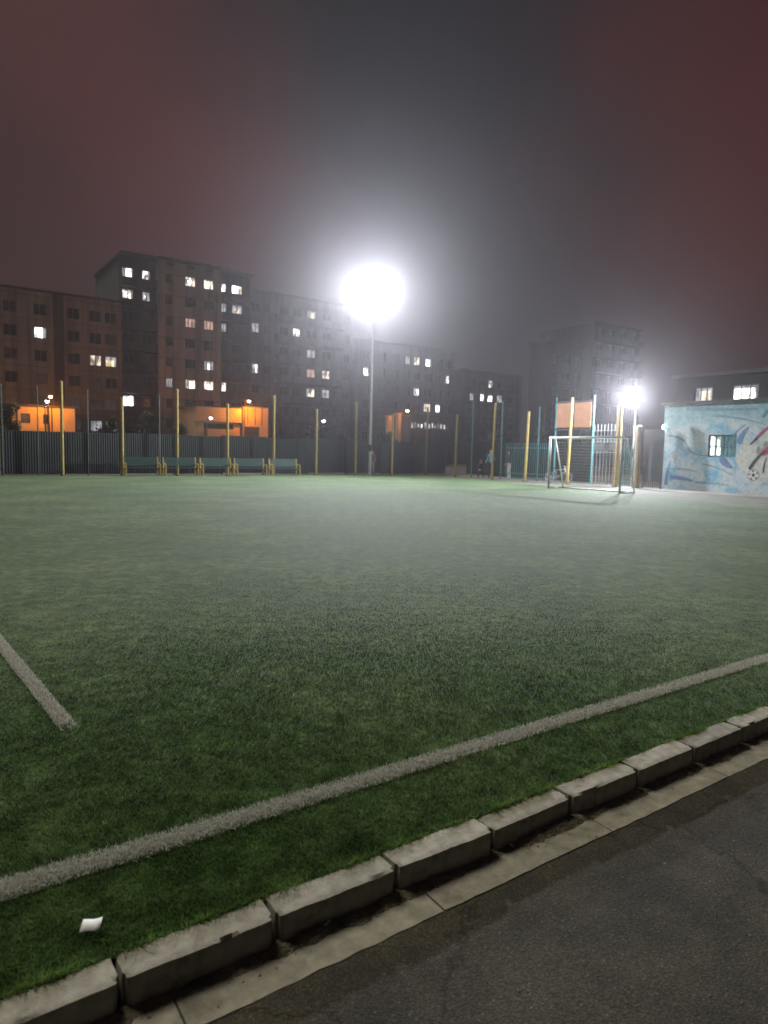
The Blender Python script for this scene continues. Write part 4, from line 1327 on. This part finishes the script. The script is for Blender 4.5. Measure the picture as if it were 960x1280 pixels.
    f.prism([(-.012, 0), (.012, 0), (.0, .045)], -.118, -.085, 'y')
    fv = [(hd + rt * x + fw * (-y) + up * (z - .03)) for x, y, z in f.v]; f.v = [tuple(q_) for q_ in fv]
    f.build('nose', M['skin'], o)
    for s_ in (-1, 1):
        g = MB(); g.ring(hd + rt * s_ * .032 + fw * .088 + up * .012, .006, .006, n=8, m=6); g.build('eye', M['hair'], o)
        g = MB(); g.ring(hd + rt * s_ * .088 + up * -.005, .022, .008, n=10, m=6); g.build('ear', M['skin'], o)
    g = MB(); c = hd - up * .055 + fw * .082
    g.box(c.x - .022, c.x + .022, c.y - .006, c.y + .006, c.z - .005, c.z + .005); g.build('mouth', M['hair'], o)
    hb = bmesh.new(); bmesh.ops.create_uvsphere(hb, u_segments=18, v_segments=12, radius=.105)
    bmesh.ops.delete(hb, geom=[v_ for v_ in hb.verts if v_.co.z < -.02 or (v_.co.y < -.05 and v_.co.z < .045)], context='VERTS')
    for v_ in hb.verts:
        v_.co = hd + up * .025 - fw * .008 + rt * v_.co.x * .92 - fw * v_.co.y + up * v_.co.z + mnoise.noise_vector(v_.co * 30) * .006
    hm = bpy.data.meshes.new('hair'); hb.to_mesh(hm); hb.free(); hm.materials.append(M[hairmat])
    ho = link('hair', hm, o)
    sd = ho.modifiers.new('thick', 'SOLIDIFY'); sd.thickness = .012
    return e

def standing(bend=0.0, armf=0.0, elbow=0.25, spread=0.0, hgt=1.0, look=0.0):
    j = dict(pelvis=(0, 0, .95), waist=(0, -.01 - bend * .06, 1.12), chest=(0, -bend * .12, 1.36), neck=(0, -bend * .18 - .01, 1.52), jaw=(0, -bend * .2 - .03, 1.60), skull=(look, -bend * .2 - .03, 1.68), crown=(look, -bend * .2, 1.76))
    for s, m in (('L', -1), ('R', 1)):
        j['sh' + s] = (m * .19, -bend * .12, 1.44)
        j['el' + s] = (m * (.25 + spread), -bend * .1 - armf * .5, 1.15)
        j['wr' + s] = (m * (.24 + spread * .5), -bend * .1 - armf - elbow * .4, 1.15 - .24 + elbow * .35)
        j['hip' + s] = (m * .09, 0, .90)
        j['kn' + s] = (m * .11, -.03, .49)
        j['an' + s] = (m * .12, .03, .08)
        j['to' + s] = (m * .14, -.13, .035)
    return {k: tuple(c * hgt for c in p) for k, p in j.items()}
def crouching():
    j = dict(pelvis=(0, .12, .34), waist=(0, .08, .52), chest=(0, -.02, .78), neck=(0, -.08, .95), jaw=(0, -.12, 1.03), skull=(0, -.13, 1.11), crown=(0, -.12, 1.19))
    for s, m in (('L', -1), ('R', 1)):
        j['sh' + s] = (m * .18, -.03, .86); j['el' + s] = (m * .24, -.24, .66); j['wr' + s] = (m * .08, -.36, .56)
        j['hip' + s] = (m * .10, .10, .33); j['kn' + s] = (m * .17, -.28, .47); j['an' + s] = (m * .16, -.06, .08); j['to' + s] = (m * .18, -.22, .035)
    return j
cl = {k: surf('cloth_' + k, c, 0.85, 0.15, 12) for k, c in dict(teal=(0.10, 0.33, 0.42), black=(0.02, 0.02, 0.025), white=(0.75, 0.75, 0.76), navy=(0.03, 0.035, 0.06), maroon=(0.16, 0.08, 0.09), grey=(0.22, 0.2, 0.22)).items()}
face = TH - math.pi / 2          # looking over the pitch
person(31.05, 33.55, face + .5, crouching(), None, 'person in dark clothes crouching behind the fence, left of the teal shirt', dict(top=cl['black'], bottom=cl['navy'], shoe=cl['black']))
person(31.25, 32.85, face + .25, standing(0.2, .05, .35, hgt=1.06), None, 'person in a teal shirt and dark trousers standing behind the fence', dict(top=cl['teal'], bottom=cl['black'], shoe=cl['black']))
person(31.9, 31.85, face - .3, standing(0.1, .0, .2, .04, hgt=1.04), None, 'person in a dark top and white trousers standing behind the fence', dict(top=cl['navy'], bottom=cl['white'], shoe=cl['white']))
person(25.75, 38.75, face + 1.0, standing(0.3, .1, .5, hgt=.93), None, 'person in maroon and grey standing by the big floodlight pole', dict(top=cl['maroon'], bottom=cl['grey'], shoe=cl['black']))

# ------------------------------------------------------------------ BICYCLE behind the goal
e = root('bicycle', 30.75, 27.35, -0.012, rz=TH - math.pi / 2 + .35, label='white bicycle leaning behind the left goal post', cat='bicycle')
e.rotation_euler.x = R(-8)
for x in (0.0, 1.04):
    mb = MB(); mb.ring((x, 0, .34), .31, .024, n=32); wh_ = mb.build('wheel', M['darkmetal'], e, smooth=True)
    mb = MB(); mb.ring((x, 0, .34), .285, .012, n=32, m=6)
    for k in range(14):
        a = 2 * math.pi * k / 14
        mb.tube([(x, 0, .34), (x + .285 * math.cos(a), 0, .34 + .285 * math.sin(a))], .0035, 4)
    mb.build('rim', M['whitemetal'], wh_)
mb = MB()
for a, b, r_ in (((.0, 0, .34), (.42, 0, .32), .014), ((.42, 0, .32), (.30, 0, .80), .02), ((.30, 0, .76), (.86, 0, .80), .02), ((.42, 0, .32), (.88, 0, .68), .024), ((.0, 0, .34), (.30, 0, .74), .012), ((.84, 0, .92), (1.04, 0, .34), .018)):
    mb.tube([a, b], r_, 8)
mb.build('frame', M['whitemetal'], e, smooth=True)
mb = MB(); mb.tube([(.86, -.28, .98), (.80, -.12, 1.0), (.80, .12, 1.0), (.86, .28, .98)], .014, 8); mb.tube([(.80, 0, 1.0), (.84, 0, .9)], .016, 8); mb.build('handlebar', M['galv'], e, smooth=True)
mb = MB(); mb.prism([(.16, -.07), (.24, -.07), (.46, -.02), (.46, .02), (.24, .07), (.16, .07)], .84, .89, 'z'); mb.build('saddle', M['darkmetal'], e, bevel=.015)
mb = MB(); mb.ring((.42, -.04, .32), .09, .012, n=20, m=6); mb.tube([(.42, -.07, .32), (.42, -.07, .16)], .01, 6); mb.tube([(.42, .07, .32), (.42, .07, .48)], .01, 6); mb.build('crankset', M['galv'], e)


# ------------------------------------------------------------------ TREES
def tree(u, v, H, crown_r, label, n=1500, seed=1, trunk_h=0.35, leaf=0.13):
    rnd = random.Random(seed)
    e = root('tree', u, v, -0.12, rz=rnd.uniform(0, 6), label=label, cat='tree')
    mb = MB(); th = H * trunk_h
    mb.tube([(0, 0, 0), (.05, .03, th * .5), (-.03, .06, th), (.02, .0, H * .8)], [.11, .09, .075, .02], 8)
    clumps = []
    for i in range(11):
        a = rnd.uniform(0, 6.28); rr_ = crown_r * rnd.uniform(.25, .85); z = th + (H - th) * rnd.uniform(.12, .92)
        rr_ *= (1.15 - .6 * (z - th) / (H - th))
        c = Vector((math.cos(a) * rr_, math.sin(a) * rr_, z)); clumps.append((c, crown_r * rnd.uniform(.28, .5)))
        mb.tube([(0, .02, th * rnd.uniform(.8, 1.2)), (c.x * .5, c.y * .5, (th + z) / 2 + .1), tuple(c)], [.045, .03, .012], 6)
    mb.build('trunk', M['bark'], e, smooth=True)
    vs, fs = [], []
    for i in range(n):
        c, r_ = rnd.choice(clumps)
        d = Vector((rnd.gauss(0, 1), rnd.gauss(0, 1), rnd.gauss(0, .8))); d = d.normalized() * r_ * rnd.random() ** .4
        q = c + d
        t1 = Vector((rnd.uniform(-1, 1), rnd.uniform(-1, 1), rnd.uniform(-.7, .7))).normalized() * leaf * rnd.uniform(.6, 1.3)
        t2 = t1.cross(Vector((rnd.uniform(-1, 1), rnd.uniform(-1, 1), rnd.uniform(-1, 1)))).normalized() * leaf * .45
        b = len(vs)
        vs += [q - t1, q + t2, q + t1, q - t2]; fs.append((b, b + 1, b + 2, b + 3))
    mb = MB(); mb.add(vs, fs); mb.build('crown', M['leaf'], e)
    return e
tree(6.3, 62.0, 4.9, 1.1, 'dark small tree in front of the low orange-lit wall at the far left', seed=2)
tree(14.0, 63.0, 4.2, 1.0, 'dark bushy tree just right of the orange pavilion', seed=3)
tree(17.4, 63.5, 5.0, 1.4, 'round dark tree below the balcony bay of the tower', seed=4)
tree(20.2, 61.5, 3.6, 1.2, 'low dark tree below the pale bay of the tower', seed=5)
tree(33.2, 60.5, 4.0, 1.5, 'broad dark tree between the wing wall and the white street lamp', seed=6)
tree(36.6, 61.0, 3.6, 1.3, 'low dark tree under the white street lamp', seed=8)
tree(42.0, 60.0, 3.9, 1.6, 'dark tree left of the big floodlight pole', seed=9)
tree(55.0, 58.0, 4.2, 1.8, 'dark tree below the lit shop strip', seed=10)
tree(53.0, 49.0, 4.2, 1.7, 'dark tree behind the standing people', seed=12)
tree(50.0, 41.0, 4.0, 1.7, 'dark tree behind the orange board', seed=13)

# ------------------------------------------------------------------ AIR
hz = MB(); hz.box(-185, 225, -55, 205, -1.2, 27.6)
m, nt, out = new_mat('night_haze')
pv = N(nt, 'ShaderNodeVolumePrincipled')
pv.inputs['Color'].default_value = (0.96, 0.93, 1.0, 1)
pv.inputs['Density'].default_value = 0.00085
pv.inputs['Anisotropy'].default_value = 0.83
lk(nt, pv.outputs[0], out.inputs['Volume'])
m.cycles.homogeneous_volume = True
o = hz.build('haze', m, rz=TH); tag(o, kind='stuff')

# ------------------------------------------------------------------ SKY AND LIGHT
SUN_EL, SUN_AZ = R(54), R(-52)      # azimuth clockwise from the camera axis
wd = bpy.data.worlds.new('World'); S.world = wd; wd.use_nodes = True
nt = wd.node_tree
for n in list(nt.nodes):
    nt.nodes.remove(n)
out = N(nt, 'ShaderNodeOutputWorld')
sky = N(nt, 'ShaderNodeTexSky', sky_type='NISHITA')
sky.sun_disc = False; sky.sun_elevation = SUN_EL; sky.sun_rotation = SUN_AZ
b1 = N(nt, 'ShaderNodeBackground'); b1.inputs['Strength'].default_value = 0.0006
lk(nt, sky.outputs[0], b1.inputs['Color'])
# low cloud lit from below by the town: grey-brown, redder where the noise runs high
tc = N(nt, 'ShaderNodeTexCoord')
n1 = N(nt, 'ShaderNodeTexNoise', Scale=1.9, Detail=3.0, Roughness=0.45)
mp = N(nt, 'ShaderNodeMapping'); mp.inputs['Location'].default_value = (0.7, 0.2, 0.4)
lk(nt, tc.outputs['Generated'], mp.inputs['Vector']); lk(nt, mp.outputs[0], n1.inputs['Vector'])
col = ramp(nt, n1.outputs['Fac'], [(0.40, (0.014, 0.012, 0.014)), (0.66, (0.023, 0.016, 0.016))])
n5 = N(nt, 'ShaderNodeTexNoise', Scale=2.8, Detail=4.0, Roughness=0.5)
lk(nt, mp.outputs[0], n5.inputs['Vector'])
for dx, dy, dz, kk in ((-0.455, 0.78, 0.43, 1.0), (0.455, 0.79, 0.41, 0.9)):      # red lens-flare tint put into the sky colour, left and right
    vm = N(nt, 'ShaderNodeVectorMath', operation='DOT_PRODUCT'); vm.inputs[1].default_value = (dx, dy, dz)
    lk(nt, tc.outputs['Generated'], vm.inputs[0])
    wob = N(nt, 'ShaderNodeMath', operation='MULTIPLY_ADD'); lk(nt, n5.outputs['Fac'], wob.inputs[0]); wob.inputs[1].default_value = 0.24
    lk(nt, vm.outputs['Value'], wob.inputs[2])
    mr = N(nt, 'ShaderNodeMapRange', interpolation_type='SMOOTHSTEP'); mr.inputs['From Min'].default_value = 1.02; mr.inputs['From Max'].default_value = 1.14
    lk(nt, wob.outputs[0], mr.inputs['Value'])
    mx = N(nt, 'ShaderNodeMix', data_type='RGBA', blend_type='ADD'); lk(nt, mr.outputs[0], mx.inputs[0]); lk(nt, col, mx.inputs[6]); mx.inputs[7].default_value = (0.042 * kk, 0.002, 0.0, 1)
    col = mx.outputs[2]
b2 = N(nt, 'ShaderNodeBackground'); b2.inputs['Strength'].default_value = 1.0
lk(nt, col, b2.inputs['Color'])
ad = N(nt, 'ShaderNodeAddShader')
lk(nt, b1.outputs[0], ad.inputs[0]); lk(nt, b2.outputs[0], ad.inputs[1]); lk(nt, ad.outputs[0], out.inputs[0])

d = bpy.data.lights.new('fill_light', 'SUN'); d.energy = 1.95; d.angle = R(20); d.color = (1.0, 0.94, 0.77)  # added soft fill for the near ground, standing in for floodlights out of view
so = bpy.data.objects.new('fill_light', d); COL.objects.link(so)
dirv = Vector((math.sin(SUN_AZ) * math.cos(SUN_EL), math.cos(SUN_AZ) * math.cos(SUN_EL), math.sin(SUN_EL)))
so.rotation_euler = dirv.to_track_quat('Z', 'Y').to_euler()
so.location = (0, 0, 60)

# ------------------------------------------------------------------ CAMERA
cam = bpy.data.cameras.new('camera'); co = bpy.data.objects.new('camera', cam); COL.objects.link(co)
PITCH, ROLL, FPX = 0.089, 0.0221, 848.3
cam.sensor_fit = 'HORIZONTAL'; cam.sensor_width = 36.0; cam.lens = 36.0 * FPX / 960.0
cam.clip_start = 0.05; cam.clip_end = 1500
co.location = (0, 0, 1.6)
fw = Vector((0, math.cos(PITCH), -math.sin(PITCH))); up0 = Vector((0, math.sin(PITCH), math.cos(PITCH))); rt0 = Vector((1, 0, 0))
rt = rt0 * math.cos(ROLL) + up0 * math.sin(ROLL)
up = (-fw).cross(rt)
co.matrix_world = Matrix(((rt.x, up.x, -fw.x, 0), (rt.y, up.y, -fw.y, 0), (rt.z, up.z, -fw.z, 1.6), (0, 0, 0, 1)))
S.camera = co
cam.dof.use_dof = True; cam.dof.focus_distance = 5.0; cam.dof.aperture_fstop = 3.4

S.render.engine = 'CYCLES'
S.view_settings.view_transform = 'Standard'; S.view_settings.look = 'None'
S.view_settings.exposure = 0.0; S.view_settings.gamma = 1.0
c = S.cycles
c.max_bounces = 4; c.diffuse_bounces = 2; c.glossy_bounces = 2; c.transmission_bounces = 2; c.volume_bounces = 0; c.transparent_max_bounces = 8
c.use_denoising = True
c.denoising_input_passes = 'RGB_ALBEDO_NORMAL'; c.denoising_prefilter = 'ACCURATE'
c.use_adaptive_sampling = True; c.adaptive_threshold = 0.01
c.sample_clamp_indirect = 5.0
